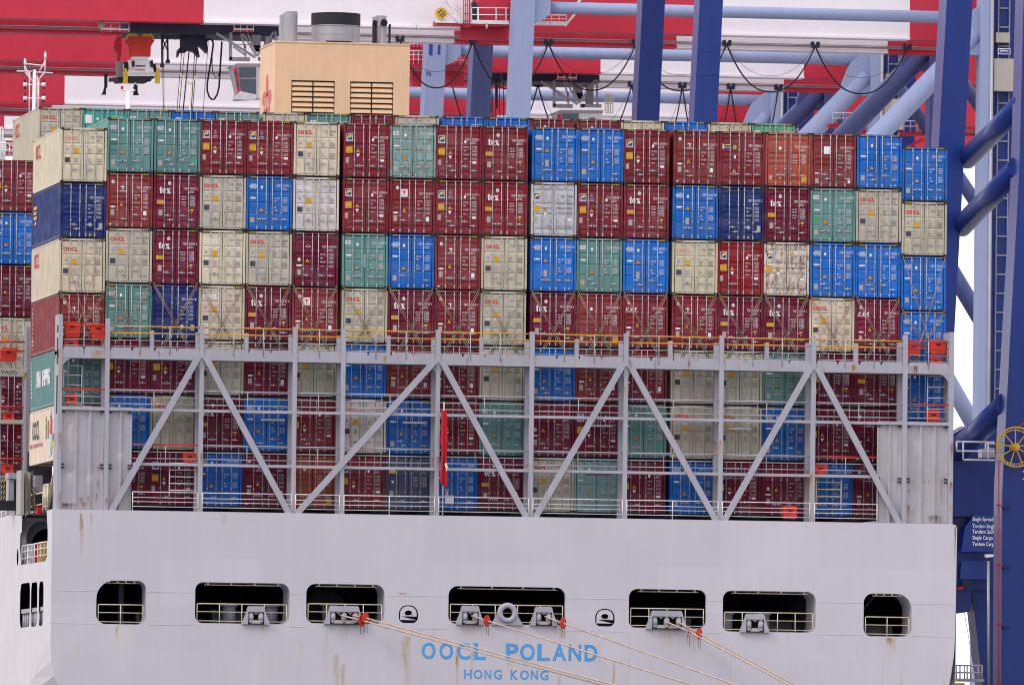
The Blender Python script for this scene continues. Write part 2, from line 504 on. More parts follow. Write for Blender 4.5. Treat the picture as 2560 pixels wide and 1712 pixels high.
def glyphs(text, bold=0.0, res=2):
    """outline of a text as flat faces, cap height 1, starting at x = 0"""
    k = (text, bold, res)
    if k not in _tc:
        c = bpy.data.curves.new('t', 'FONT')
        c.body = text
        c.fill_mode = 'FRONT'
        c.resolution_u = res
        c.offset = bold
        o = bpy.data.objects.new('t', c)
        COL.objects.link(o)
        dg = bpy.context.evaluated_depsgraph_get()
        me = bpy.data.meshes.new_from_object(o.evaluated_get(dg))
        vs = [(v.co.x, v.co.y) for v in me.vertices]
        fs = [tuple(p.vertices) for p in me.polygons]
        bpy.data.objects.remove(o)
        bpy.data.curves.remove(c)
        bpy.data.meshes.remove(me)
        x0, x1 = min(v[0] for v in vs), max(v[0] for v in vs)
        y0, y1 = min(v[1] for v in vs), max(v[1] for v in vs)
        _tc[k] = ([((x - x0) / (x1 - x0), (y - y0) / (y1 - y0)) for x, y in vs], fs, (x1 - x0) / (y1 - y0))
    return _tc[k]


class Print(MB):
    """flat print on a plane facing -Y (default) or -X"""
    def __init__(s, y=0.0, plane='Y', origin=(0, 0, 0)):
        super().__init__(origin)
        s.y, s.plane = y, plane

    def P(s, x, z):
        return (x, s.y, z) if s.plane == 'Y' else (s.y, -x, z)

    def poly(s, pts, m=0):
        return s.add([s.P(*p) for p in pts], [tuple(range(len(pts)))], m)

    def rect(s, x0, x1, z0, z1, m=0):
        return s.poly([(x0, z0), (x1, z0), (x1, z1), (x0, z1)], m)

    def oval(s, cx, cz, rx, rz, m=0, n=16):
        return s.poly([(cx + rx * math.cos(2 * math.pi * i / n), cz + rz * math.sin(2 * math.pi * i / n)) for i in range(n)], m)

    def arc(s, cx, cz, rx, rz, w, a0=0, a1=360, m=0, n=24):
        for i in range(n):
            t0, t1 = (math.radians(a0 + (a1 - a0) * j / n) for j in (i, i + 1))
            s.poly([(cx + rx * math.cos(t0), cz + rz * math.sin(t0)), (cx + rx * math.cos(t1), cz + rz * math.sin(t1)),
                    (cx + (rx - w) * math.cos(t1), cz + (rz - w) * math.sin(t1)), (cx + (rx - w) * math.cos(t0), cz + (rz - w) * math.sin(t0))][::-1], m)
        return s

    def text(s, t, x0, x1, z0, z1, m=0, bold=0.0, res=1, slant=0.0):
        vs, fs, _ = glyphs(t, bold, res)
        return s.add([s.P(x0 + x * (x1 - x0) + slant * z * (z1 - z0), z0 + z * (z1 - z0)) for x, z in vs], fs, m)
# ------------------------------------------------------------------ shipping containers
CW, CH, CL = 2.438, 2.896, 12.192
FX = lambda f: CW * f
FZ = lambda f: CH * (1 - f)


def body_mesh():
    b = MB()
    for x0, x1 in ((0.0, 0.105), (CW - 0.105, CW)):
        b.box(x0, x1, 0.0, 0.13, 0.118, CH - 0.118)
        b.box(x0, x1, CL - 0.13, CL, 0.118, CH - 0.118)
    b.box(0.17, CW - 0.17, 0.0, 0.10, CH - 0.115, CH - 0.010)        # header
    b.box(0.17, CW - 0.17, 0.006, 0.10, 0.062, 0.128)                # sill
    b.box(0.17, CW - 0.17, 0.06, 0.10, 0.012, 0.062, 2)  # recessed strip painted black for the shade under the sill
    b.box(0.17, CW - 0.17, CL - 0.1, CL - 0.004, 0.03, 0.13)
    for x0, x1 in ((0.004, 0.07), (CW - 0.07, CW - 0.004)):            # side rails
        b.box(x0, x1, 0.16, CL - 0.16, CH - 0.085, CH - 0.01)
        b.box(x0, x1, 0.16, CL - 0.16, 0.015, 0.17)
    b.box(0.03, CW - 0.03, 0.1, CL - 0.1, CH - 0.05, CH - 0.03)      # roof
    b.quad((0.05, 0.1, 0.16), (0.05, CL - 0.1, 0.16), (CW - 0.05, CL - 0.1, 0.16), (CW - 0.05, 0.1, 0.16))
    b.quad((0.05, CL - 0.06, 0.1), (0.05, CL - 0.06, CH - 0.1), (CW - 0.05, CL - 0.06, CH - 0.1), (CW - 0.05, CL - 0.06, 0.1))
    for sgn in (0, 1):                                               # corrugated side walls
        pts, y = [], 0.125
        while y < CL - 0.15:
            for dy, d in ((0.0, 0.012), (0.07, 0.012), (0.138, 0.046), (0.208, 0.046)):
                pts.append((y + dy, d))
            y += 0.276
        k = [((x if sgn == 0 else CW - x), yy, z) for yy, x in pts for z in (0.165, CH - 0.08)]
        fs = [((2 * i, 2 * i + 1, 2 * i + 3, 2 * i + 2) if sgn else (2 * i, 2 * i + 2, 2 * i + 3, 2 * i + 1)) for i in range(len(pts) - 1)]
        b.add(k, fs)
    for x0, x1 in ((-0.003, 0.165), (CW - 0.165, CW + 0.003)):        # corner castings
        for y0, y1 in ((-0.006, 0.17), (CL - 0.17, CL + 0.004)):
            for z0, z1 in ((0.0, 0.118), (CH - 0.118, CH)):
                b.box(x0, x1, y0, y1, z0, z1, 1)
        for z in (0.03, CH - 0.085):
            c = (x0 + x1) / 2
            b.box(c - 0.03, c + 0.03, -0.009, 0.0, z, z + 0.055, 2)
    b.quad((0.1, 0.075, 0.12), (CW - 0.1, 0.075, 0.12), (CW - 0.1, 0.075, CH - 0.1), (0.1, 0.075, CH - 0.1), 2)   # door gasket
    for x in (0.19, CW - 0.42):
        b.box(x, x + 0.23, -0.002, 0.05, -0.02, 0.075, 2)             # black block, shadow of the fork pocket put in as colour
    for x in (0.02, CW - 0.14):
        b.box(x, x + 0.12, 0.02, 0.16, -0.026, 0.001, 1)             # twist-lock
    return b.mesh('container_frame', ['cpaint', 'casting', 'rubber_and_shade'])


def door_mesh(style):
    """a door leaf 1.10 wide; pressed grooves run across it"""
    w, h, m, y0 = 1.060, 2.588, 0.065, 0.03
    prof = [(h, y0)]
    T = lambda f: CH * (1 - f) - 0.15
    if style == 'ribbed':
        for a, c in ((0.115, 0.195), (0.365, 0.435), (0.462, 0.532), (0.56, 0.63), (0.83, 0.905)):
            s = (c - a) * 0.36
            prof += [(T(a), y0), (T(a + s), y0 + 0.038), (T(c - s), y0 + 0.038), (T(c), y0)]
    else:
        for a in (0.272, 0.467, 0.662):
            prof += [(T(a), y0), (T(a + 0.004), y0 + 0.034), (T(a + 0.016), y0 + 0.034), (T(a + 0.046), y0)]
    prof.append((0, y0))
    b = MB()
    for i in range(len(prof) - 1):
        (za, ya), (zb, yb) = prof[i], prof[i + 1]
        b.quad((m, yb, zb), (w - m, yb, zb), (w - m, ya, za), (m, ya, za))
    i = 1
    while i + 3 < len(prof):
        q = prof[i:i + 4]
        b.add([(m, y, z) for z, y in q], [(0, 1, 2, 3)])
        b.add([(w - m, y, z) for z, y in q], [(3, 2, 1, 0)])
        i += 4
    for x0, x1 in ((0, m), (w - m, w)):
        b.quad((x0, y0, 0), (x1, y0, 0), (x1, y0, h), (x0, y0, h))
    b.quad((0, y0, h), (w, y0, h), (w, 0.07, h), (0, 0.07, h))
    b.quad((0, 0.07, 0), (w, 0.07, 0), (w, y0, 0), (0, y0, 0))
    b.quad((0, 0.07, 0), (0, y0, 0), (0, y0, h), (0, 0.07, h))
    b.quad((w, y0, 0), (w, 0.07, 0), (w, 0.07, h), (w, y0, h))
    return b.mesh('container_door', ['cpaint'])


def rod_mesh(hz, side):
    b = MB()
    b.tube((0, -0.006, 0.03), (0, -0.006, CH - 0.05), 0.0175, 6)
    for z in (0.09, CH - 0.30):
        b.tube((0, -0.012, z), (0, -0.012, z + 0.07), 0.024, 6, r2=0.045)
        b.tube((0, -0.012, z + 0.07), (0, -0.012, z + 0.17), 0.045, 6, r2=0.02)
    for z in (0.93, 1.9):
        b.box(-0.045, 0.045, -0.03, 0.024, z, z + 0.045)
    if hz:
        b.bar((0, -0.03, hz), (side * 0.19, -0.03, hz - 0.012), 0.05, 0.02)
        b.bar((side * 0.17, -0.035, hz - 0.012), (side * 0.36, -0.035, hz - 0.02), 0.022, 0.02)
        b.box(side * 0.19 - 0.02, side * 0.19 + 0.02, -0.04, 0.02, hz - 0.07, hz + 0.07)
    return b.mesh('lock_rod', ['galv'])


def stripe_mesh():
    b = Print(-0.007)
    for i in range(4):
        a = i * 0.10
        b.poly([(a, CH - 0.098), (a + 0.045, CH - 0.094), (a + 0.085, CH - 0.035), (a + 0.04, CH - 0.035)])
    b.y += 0.002
    b.rect(-0.02, 0.42, CH - 0.104, CH - 0.024, 1)
    return b.mesh('height_stripes', ['pstripe', 'pdark'])


BODY = body_mesh()
DOORS = {'ribbed': door_mesh('ribbed'), 'panel': door_mesh('panel')}
RODS = {(h, s): rod_mesh(h, s) for h in (0.0, 0.49, 0.63, 0.72) for s in (-1, 1)}
STRIPE = stripe_mesh()
PY = 0.022                                             # print lies just proud of the door


def pm(name, mats, fn):
    p = Print(PY)
    fn(p)
    return (name, p.mesh(name, mats))


def txt(p, s, f0, f1, t0, t1, m=0, bold=0.0, res=1, slant=0):
    p.text(s, FX(f0), FX(f1), FZ(t1), FZ(t0), m, bold, res, slant)


def rct(p, f0, f1, t0, t1, m=0):
    p.rect(FX(f0), FX(f1), FZ(t1), FZ(t0), m)


def weights(style):
    rows = {'box': (('MAX. GROSS', 0.390), ('TARE', 0.445), ('NET', 0.555), ('CU.CAP.', 0.610)),
            'grey': (('MGW', 0.385), ('TARE', 0.43), ('NET', 0.575), ('CU CAP', 0.62)),
            'tex': (('MAX. WT.', 0.395), ('TARE WT.', 0.445), ('PAYLOAD', 0.50), ('CU CAP', 0.548)),
            'lease': (('MAX GROSS', 0.383), ('TARE', 0.452), ('MAX CARGO', 0.525), ('CU.CAP.', 0.60))}[style]
    w = {'MAX. GROSS': 0.125, 'MAX GROSS': 0.115, 'MAX CARGO': 0.12, 'PAYLOAD': 0.1, 'MAX. WT.': 0.11, 'TARE WT.': 0.11, 'CU.CAP.': 0.075, 'CU CAP': 0.095, 'TARE': 0.055, 'NET': 0.045, 'MGW': 0.07}

    def f(p):
        for i, (s, t) in enumerate(rows):
            txt(p, s, 0.605, 0.605 + w[s], t, t + 0.028)
            a, b = (('32.500KG', '71.650LB'), ('3.920KG', '8.640LB'), ('28.580KG', '63.010LB'), ('76.4CU.M', '2.700CU.FT'))[i]
            txt(p, a, 0.79, 0.895, t - 0.010, t + 0.013)
            txt(p, b, 0.79, 0.895, t + 0.018, t + 0.041)
    return f


def egg(p, f, t, m=0):
    p.oval(FX(f), FZ(t), 0.062, 0.085, m, 12)


def tri(p, f0, f1, t0, t1, m=0, down=False):
    a = [(FX(f0), FZ(t1)), (FX(f1), FZ(t1)), (FX((f0 + f1) / 2), FZ(t0))]
    if down:
        a = [(FX(f0), FZ(t0)), (FX((f0 + f1) / 2), FZ(t1)), (FX(f1), FZ(t0))]
    p.poly(a, m)


def warn(f0, f1, t0, t1):
    def f(p):
        tri(p, f0, f1, t0, t1)
        p.y -= 0.003
        c = (f0 + f1) / 2
        rct(p, c - 0.006, c + 0.006, t0 + (t1 - t0) * 0.4, t0 + (t1 - t0) * 0.72, 1)
        rct(p, c - 0.006, c + 0.006, t0 + (t1 - t0) * 0.78, t0 + (t1 - t0) * 0.88, 1)
        p.y += 0.006
        tri(p, f0 - 0.009, f1 + 0.009, t0 - 0.012, t1 + 0.006, 1)
    return pm('warning_triangle', ['ptri', 'pdark'], f)


def caution(f0, f1, t0, t1, lines):
    def f(p):
        rct(p, f0, f1, t0, t1)
        p.y -= 0.003
        n = len(lines)
        for i, s in enumerate(lines):
            a = t0 + (t1 - t0) * (i + 0.16) / n
            q = min(0.44, 0.09 * len(s))
            c = (f0 + f1) / 2
            txt(p, s, c - (f1 - f0) * q, c + (f1 - f0) * q, a, a + (t1 - t0) * 0.64 / n, 1)
    return pm('caution_label', ['pyel', 'pdark'], f)


def plate(f0, f1, t0, t1):
    return pm('data_plate', ['pplate'], lambda p: rct(p, f0, f1, t0, t1))


def pill(f0, f1, t0, t1):
    def f(p):
        rct(p, f0 + 0.012, f1 - 0.012, t0, t1)
        for x in (f0 + 0.012, f1 - 0.012):
            p.oval(FX(x), FZ((t0 + t1) / 2), FX(0.018), (t1 - t0) * CH / 2, 0, 10)
    return pm('oval_sticker', ['pwhite'], f)


def white(f0, f1, t0, t1, name='white_label'):
    return pm(name, ['pwhite'], lambda p: rct(p, f0, f1, t0, t1))


def disc(f, t, r=0.085, m='pwhite', inner='pplate', name='round_sticker'):
    def g(p):
        p.oval(FX(f), FZ(t), r, r * 1.1, 0, 14)
        p.y -= 0.003
        p.oval(FX(f), FZ(t), r * 0.5, r * 0.55, 1, 10)
    return pm(name, [m, inner], g)


def logo_oocl(mat):
    def f(p):
        txt(p, 'OOCL', 0.085, 0.405, 0.156, 0.234, 0, bold=0.055, res=2)
        cx, cz = FX(0.204), FZ(0.195)
        for i in range(5):
            a = math.radians(90 + 72 * i)
            p.oval(cx + 0.030 * math.cos(a), cz + 0.036 * math.sin(a), 0.016, 0.018, 0, 6)
    return pm('lettering', [mat], f)


def logo_cosco():
    def f(p):
        cx, cz, rx, rz = FX(0.150), FZ(0.190), 0.205, 0.135
        p.arc(cx, cz, rx, rz, 0.020)
        p.arc(cx, cz, rx * 0.52, rz, 0.016, n=16)
        for z in (-0.072, 0.072):
            ww = rx * math.sqrt(1 - (z / rz) ** 2)
            p.rect(cx - ww, cx + ww, cz + z - 0.008, cz + z + 0.008)
        p.y -= 0.003
        p.rect(cx - 0.235, cx + 0.235, cz - 0.055, cz + 0.055, 1)
        p.y -= 0.003
        p.text('COSCO', cx - 0.225, cx + 0.225, cz - 0.042, cz + 0.042, 0, 0.03, 2)
        p.y += 0.006
    return pm('globe_emblem', ['pwhite', M['cosblue']], f)


def logo_cs():
    def f(p):
        rct(p, 0.062, 0.192, 0.140, 0.208)
        p.y -= 0.003
        for a, b, c, d in ((0.075, 0.118, 0.152, 0.160), (0.075, 0.083, 0.152, 0.196), (0.075, 0.118, 0.188, 0.196), (0.130, 0.180, 0.152, 0.160),
                           (0.130, 0.138, 0.152, 0.178), (0.130, 0.180, 0.170, 0.178), (0.172, 0.180, 0.170, 0.196), (0.130, 0.180, 0.188, 0.196), (0.112, 0.122, 0.145, 0.203)):
            rct(p, a, b, c, d, 1)
    return pm('square_emblem', ['pwhite', 'pblue'], f)


def logo_f(dark='pblue', flag='pflag'):
    def f(p):
        rct(p, 0.048, 0.192, 0.200, 0.336)
        p.y -= 0.003
        rct(p, 0.058, 0.182, 0.207, 0.312, 1)
        p.y -= 0.003
        q = lambda pts: p.poly([(FX(a), FZ(b)) for a, b in pts], 2)
        q([(0.068, 0.300), (0.085, 0.300), (0.098, 0.262), (0.125, 0.244), (0.172, 0.238), (0.176, 0.220), (0.122, 0.222), (0.088, 0.238)])
        q([(0.097, 0.272), (0.128, 0.268), (0.160, 0.262), (0.168, 0.246), (0.128, 0.250), (0.102, 0.260)])
        txt(p, 'FLORENS', 0.062, 0.178, 0.317, 0.330, 1)
    return pm('square_emblem', ['pwhite', dark, flag], f)


def logo_f2():
    def f(p):
        cx, cz = FX(0.315), FZ(0.232)
        p.arc(cx, cz, 0.075, 0.10, 0.02)
        p.rect(cx - 0.014, cx + 0.014, cz - 0.09, cz + 0.16)
        p.poly([(cx - 0.05, cz + 0.03), (cx, cz - 0.06), (cx + 0.05, cz + 0.03), (cx, cz - 0.02)])
        rct(p, 0.265, 0.365, 0.288, 0.303)
        rct(p, 0.262, 0.372, 0.314, 0.330)
    return pm('anchor_emblem', ['plilac'], f)


def logo_tex():
    def f(p):
        x0, x1, zb, zx, zt = FX(0.120), FX(0.372), FZ(0.357), FZ(0.262), FZ(0.228)
        w = x1 - x0
        X = lambda a: x0 + a * w
        # t
        p.poly([(X(0.06), zb + 0.06), (X(0.08), zb + 0.015), (X(0.15), zb), (X(0.24), zb + 0.02), (X(0.24), zb + 0.05), (X(0.19), zb + 0.04), (X(0.18), zb + 0.08), (X(0.18), zx), (X(0.18), zt), (X(0.15), zt), (X(0.06), zx)])
        p.rect(X(0.0), X(0.06), zx - 0.04, zx)
        p.rect(X(0.18), X(0.26), zx - 0.04, zx)
        # e
        cx, cz, rx, rz = X(0.42), (zb + zx) / 2, 0.155 * w, (zx - zb) / 2
        for i in range(22):
            t0, t1 = (math.radians(8 + 310 * j / 22) for j in (i, i + 1))
            th = lambda t: 0.025 + 0.055 * abs(math.cos(t)) ** 1.5
            p.poly([(cx + rx * math.cos(t1), cz + rz * math.sin(t1)), (cx + rx * math.cos(t0), cz + rz * math.sin(t0)),
                    (cx + (rx - th(t0)) * math.cos(t0), cz + (rz - 0.03) * math.sin(t0)), (cx + (rx - th(t1)) * math.cos(t1), cz + (rz - 0.03) * math.sin(t1))][::-1])
        p.rect(cx - rx * 0.6, cx + rx * 0.95, cz, cz + 0.03)
        # x
        for a, b, t in ((0.62, 0.88, 0.105), (0.89, 0.63, 0.045)):
            if a < b:
                p.poly([(X(a), zx), (X(b) - t * w * 0.6, zb), (X(b) + t * w, zb), (X(a) + t * w * 1.7, zx)])
            else:
                p.poly([(X(b), zb), (X(b) + t * w, zb), (X(a) + t * w, zx), (X(a), zx)])
        p.y -= 0.002
        for a, b, z in ((0.58, 0.80, zx - 0.022), (0.84, 0.99, zx - 0.022), (0.57, 0.72, zb), (0.78, 1.03, zb)):
            p.rect(X(a), X(b), z, z + 0.022)
    return pm('lettering', ['pwhite'], f)


def logo_triton():
    def f(p):
        cx, zt = FX(0.335), FZ(0.232)
        p.poly([(cx - 0.10, zt - 0.10), (cx - 0.05, zt - 0.06), (cx + 0.02, zt - 0.07), (cx + 0.02, zt - 0.23), (cx + 0.065, zt - 0.20), (cx + 0.075, zt), (cx - 0.02, zt - 0.01), (cx - 0.075, zt - 0.04)])
        p.poly([(cx + 0.10, zt - 0.06), (cx + 0.13, zt - 0.10), (cx + 0.13, zt - 0.05), (cx + 0.11, zt - 0.03)])
        txt(p, 'TRITON', 0.275, 0.41, 0.318, 0.340, 0, 0.02)
    return pm('curled_emblem', ['pwhite'], f)


def logo_ues():
    def f(p):
        txt(p, 'U', 0.065, 0.115, 0.245, 0.305, 0, 0.06, 2, 0.35)
        txt(p, 'E', 0.160, 0.210, 0.245, 0.305, 0, 0.06, 2, 0.35)
        txt(p, 'S', 0.245, 0.300, 0.245, 0.305, 0, 0.06, 2, 0.35)
        rct(p, 0.055, 0.33, 0.318, 0.328)
    return pm('lettering', ['pwhite'], f)


def logo_global():
    def f(p):
        p.arc(FX(0.34), FZ(0.262), 0.155, 0.085, 0.02, 20, 190, 1, 14)
        txt(p, 'Global', 0.285, 0.395, 0.250, 0.276, 0, 0.01)
    return pm('swoosh_emblem', ['pwhite', 'pgreen'], f)


def logo_beacon():
    def f(p):
        rct(p, 0.065, 0.09, 0.235, 0.325)
        rct(p, 0.09, 0.232, 0.242, 0.318, 1)
        p.y -= 0.003
        p.poly([(FX(0.09), FZ(0.25)), (FX(0.232), FZ(0.262)), (FX(0.232), FZ(0.243)), (FX(0.09), FZ(0.245))], 2)
        txt(p, 'BEACON', 0.10, 0.225, 0.285, 0.31)
        p.oval(FX(0.335), FZ(0.292), 0.105, 0.12, 3, 16)
    return pm('beacon_emblem', ['pwhite', 'pblue', 'pflag', 'pgreen'], f)


def logo_texw():
    def f(p):
        rct(p, 0.245, 0.395, 0.185, 0.325)
        p.y -= 0.003
        p.poly([(FX(a), FZ(b)) for a, b in ((0.30, 0.275), (0.34, 0.275), (0.335, 0.23), (0.37, 0.238), (0.36, 0.212), (0.28, 0.212), (0.27, 0.238), (0.305, 0.23))], 1)
        txt(p, 'TEXTAINER', 0.26, 0.38, 0.29, 0.306, 1)
    return pm('white_placard', ['pwhite', 'pred'], f)


def logo_tg():
    def f(p):
        rct(p, 0.07, 0.215, 0.235, 0.335)
        p.y -= 0.003
        txt(p, 'TG', 0.09, 0.195, 0.245, 0.30, 1, 0.03)
    return pm('square_emblem', ['pyel', 'pwhite'], f)


M['cosblue'] = flat('globe_blue', (0.014, 0.135, 0.50, 1))
CAU_SQ = lambda a, b, c, d: caution(a, b, c, d, ('CAUTION', '9.6', 'HIGH'))
sea = [pm('egg_sticker', ['pwhite'], lambda p: egg(p, 0.333, 0.205)), pill(0.083, 0.205, 0.388, 0.417)]
foot = pm('pale_sticker', ['ppale'], lambda p: p.oval(FX(0.85), FZ(0.93), 0.05, 0.035, 0, 8))
lease_lab = [CAU_SQ(0.05, 0.19, 0.43, 0.55), warn(0.27, 0.355, 0.47, 0.53), pm('down_triangle', ['pwhite'], lambda p: tri(p, 0.27, 0.355, 0.565, 0.625, 0, True)), plate(0.035, 0.115, 0.635, 0.735), white(0.80, 0.89, 0.66, 0.70)]
tex_lab = [disc(0.342, 0.168), caution(0.07, 0.242, 0.475, 0.548, ('CAUTION', 'HIGH 9.6')), plate(0.11, 0.195, 0.655, 0.76), pm('small_label', ['pyel'], lambda p: rct(p, 0.80, 0.865, 0.635, 0.667)),
           pm('small_triangle', ['pplate'], lambda p: tri(p, 0.81, 0.855, 0.69, 0.72, 0, True))]
tri_lab = [warn(0.285, 0.365, 0.53, 0.60), pill(0.085, 0.185, 0.60, 0.632), plate(0.09, 0.17, 0.665, 0.77), white(0.80, 0.87, 0.685, 0.765), white(0.055, 0.11, 0.925, 0.945, 'foot_label')]
wt = {k: pm('weight_table', ['pdark' if k == 'grey' else 'pwhite'], weights(k)) for k in ('box', 'grey', 'tex', 'lease')}
wt['leased'] = pm('weight_table', ['pdark'], weights('lease'))
oocl_lab = [CAU_SQ(0.272, 0.398, 0.376, 0.474), pm('blue_sticker', ['plilac'], lambda p: p.oval(FX(0.145), FZ(0.395), 0.07, 0.075, 0, 12)), pm('black_square', ['pdark'], lambda p: rct(p, 0.09, 0.205, 0.545, 0.638)), plate(0.295, 0.375, 0.55, 0.64)]
f2 = logo_f2()
KIND = {
    'oocl': ('panel', 'grey', [logo_oocl('pred')] + oocl_lab + [wt['grey']], 'cream container with red lettering'),
    'oofade': ('panel', 'grey', [logo_oocl('pfade')] + oocl_lab + [wt['grey']], 'cream container with faded red lettering'),
    'oowhite': ('panel', 'grey', [logo_oocl('pwhite')] + oocl_lab + [wt['grey']], 'cream container with white lettering'),
    'cosco': ('panel', 'box', [logo_cosco()] + sea + [warn(0.285, 0.37, 0.58, 0.645), plate(0.09, 0.175, 0.755, 0.85), wt['box'], foot], 'bright blue container with white globe emblem'),
    'blue': ('panel', 'box', sea + [warn(0.285, 0.37, 0.58, 0.645), plate(0.09, 0.175, 0.755, 0.85), wt['box'], foot], 'bright blue container without emblem'),
    'cs': ('panel', 'box', [logo_cs()] + sea + [warn(0.285, 0.37, 0.58, 0.645), plate(0.09, 0.175, 0.765, 0.86), wt['box']], 'teal container with small white emblem'),
    'flor': ('ribbed', 'lease', [logo_f()] + lease_lab + [wt['lease'], pm('egg_sticker', ['pwhite'], lambda p: egg(p, 0.64, 0.305))], 'maroon container with yellow-flag square emblem'),
    'flor2': ('ribbed', 'lease', [logo_f(), f2] + lease_lab + [wt['lease'], pm('egg_sticker', ['pwhite'], lambda p: egg(p, 0.64, 0.305))], 'maroon container with square and anchor emblems'),
    'florw': ('ribbed', 'leased', [logo_f()] + lease_lab + [wt['leased']], 'rusty pale container with square flag emblem'),
    'tex': ('ribbed', 'tex', [logo_tex()] + tex_lab + [wt['tex']], 'maroon container with large white lettering'),
    'triton': ('ribbed', 'lease', [logo_triton(), disc(0.135, 0.16)] + tri_lab + [wt['lease']], 'maroon container with small curled emblem'),
    'beacon': ('ribbed', 'lease', [logo_beacon(), warn(0.285, 0.365, 0.69, 0.75), white(0.32, 0.36, 0.44, 0.5), wt['lease']], 'maroon container with beam emblem and green disc'),
    'texw': ('ribbed', 'lease', [logo_texw(), disc(0.17, 0.16)] + tri_lab + [wt['lease']], 'maroon container with white placard'),
    'tcnu': ('ribbed', 'tex', [disc(0.325, 0.29, 0.08, 'pwhite', 'pwhite'), warn(0.285, 0.365, 0.80, 0.86), CAU_SQ(0.80, 0.915, 0.79, 0.91), plate(0.08, 0.155, 0.79, 0.875), wt['tex']], 'rust-orange container with white disc'),
    'tclu': ('ribbed', 'lease', [white(0.285, 0.425, 0.24, 0.38, 'white_placard'), pill(0.10, 0.19, 0.72, 0.75), plate(0.10, 0.175, 0.83, 0.92), wt['lease'], white(0.82, 0.88, 0.83, 0.91)], 'brown-maroon container with plain white placard'),
    'seg': ('ribbed', 'lease', [disc(0.655, 0.755, 0.085), plate(0.845, 0.925, 0.72, 0.83), warn(0.62, 0.695, 0.905, 0.96), wt['lease']], 'dark navy container with round sticker'),
    'global': ('ribbed', 'lease', [logo_global(), disc(0.145, 0.5), warn(0.285, 0.365, 0.48, 0.54), pill(0.09, 0.21, 0.59, 0.62), plate(0.11, 0.19, 0.68, 0.78), wt['lease']], 'plum container with green swoosh emblem'),
    'ues': ('ribbed', 'lease', [logo_ues(), disc(0.135, 0.16), warn(0.29, 0.37, 0.53, 0.6), pill(0.09, 0.19, 0.6, 0.63), plate(0.09, 0.165, 0.68, 0.78), wt['lease']], 'maroon container with slanted white letters'),
    'tg': ('ribbed', 'tex', [logo_tg(), pm('down_triangle', ['pwhite'], lambda p: tri(p, 0.12, 0.19, 0.47, 0.53, 0, True)), plate(0.09, 0.17, 0.65, 0.75), wt['tex']], 'faded navy container with yellow square emblem'),
    'green': ('panel', 'box', [white(0.04, 0.21, 0.13, 0.29, 'white_placard')] + sea[:1] + [wt['box']], 'sea-green container with white placard'),
}
KIND['coscob'] = ('panel', 'box', [KIND['cosco'][2][0]] + sea + [warn(0.285, 0.37, 0.385, 0.45), plate(0.285, 0.365, 0.60, 0.72), wt['box'], foot], 'bright blue container with white globe emblem')
# paint colours (linear), rust
CREAM, CREAM2, WHITE = (0.62, 0.545, 0.405), (0.50, 0.46, 0.365), (0.64, 0.61, 0.57)
BLUE, NAVY, TEAL, PTEAL = (0.014, 0.135, 0.50), (0.013, 0.030, 0.150), (0.118, 0.252, 0.236), (0.20, 0.365, 0.35)
MAR, PLUM, BRICK, ORANGE, BRIGHT = (0.205, 0.022, 0.033), (0.155, 0.012, 0.035), (0.215, 0.034, 0.036), (0.36, 0.078, 0.048), (0.23, 0.012, 0.020)
PALEGREY, FNAVY, GREEN = (0.50, 0.495, 0.52), (0.075, 0.085, 0.165), (0.06, 0.34, 0.30)
ORD = 'first second third fourth fifth sixth seventh eighth ninth tenth eleventh twelfth thirteenth fourteenth fifteenth sixteenth seventeenth eighteenth nineteenth'.split()
_num = {}


def number_mesh(code, dark, low):
    k = (code, dark, low)
    if k not in _num:
        def f(p):
            t = 0.235 if low else 0.148
            a = code.split()
            txt(p, a[0], 0.648, 0.742, t, t + 0.046)
            txt(p, a[1], 0.785, 0.915, t, t + 0.046)
            txt(p, a[2], 0.938, 0.962, t, t + 0.046)
            txt(p, '45G1', 0.785, 0.872, t + 0.062, t + 0.108)
        _num[k] = pm('number', ['pdark' if dark else 'pwhite'], f)[1]
    return _num[k]


def container(loc, kind, color, code, label, rust=0.1, group='containers stacked at the stern'):
    door, wstyle, parts, _ = KIND[kind]
    j = random.uniform(0.90, 1.10)
    c = tuple(min(0.9, x * j * random.uniform(0.97, 1.03)) for x in color) + (rust,)
    root = bpy.data.objects.new('shipping_container', BODY)
    COL.objects.link(root)
    root.location = loc
    root.color = c
    tag(root, label, 'container', group)
    pair = random.random() < 0.4
    for i, x in enumerate((0.143, CW - 0.143 - 1.060)):
        d = inst('container_door', DOORS[door], root, (x, 0, 0.15), c)
        for k in (0, 1):
            rx = FX((0.234, 0.43, 0.564, 0.76)[2 * i + k])
            hs_ = 0.72 if (pair and k == 0) else (0.49 if pair else 0.63)
            if random.random() < 0.08:
                hs_ = 0.0
            inst('lock_rod', RODS[(hs_, 1 if (k == 0) == (i == 0) else (-1 if i == 0 else 1))], d, (rx - x, 0, -0.15))
    for x in (0.20, CW - 0.60):
        inst('height_stripes', STRIPE, root, (x, 0, 0))
    dark = kind in ('oocl', 'oofade', 'oowhite', 'florw')
    if code:
        inst('number', number_mesh(code, dark, door == 'ribbed'), root)
    for n, me in parts:
        inst(n, me, root)
    return root


ZTOP = 42.231                                        # top of the outermost stack
TP = 2.92
ZM = 0.578                                           # the inner stacks stand this much higher


def stack_x(c):
    return c * 2.4793 + 0.1831 * ((c > 5) + (c > 9) + (c > 12))


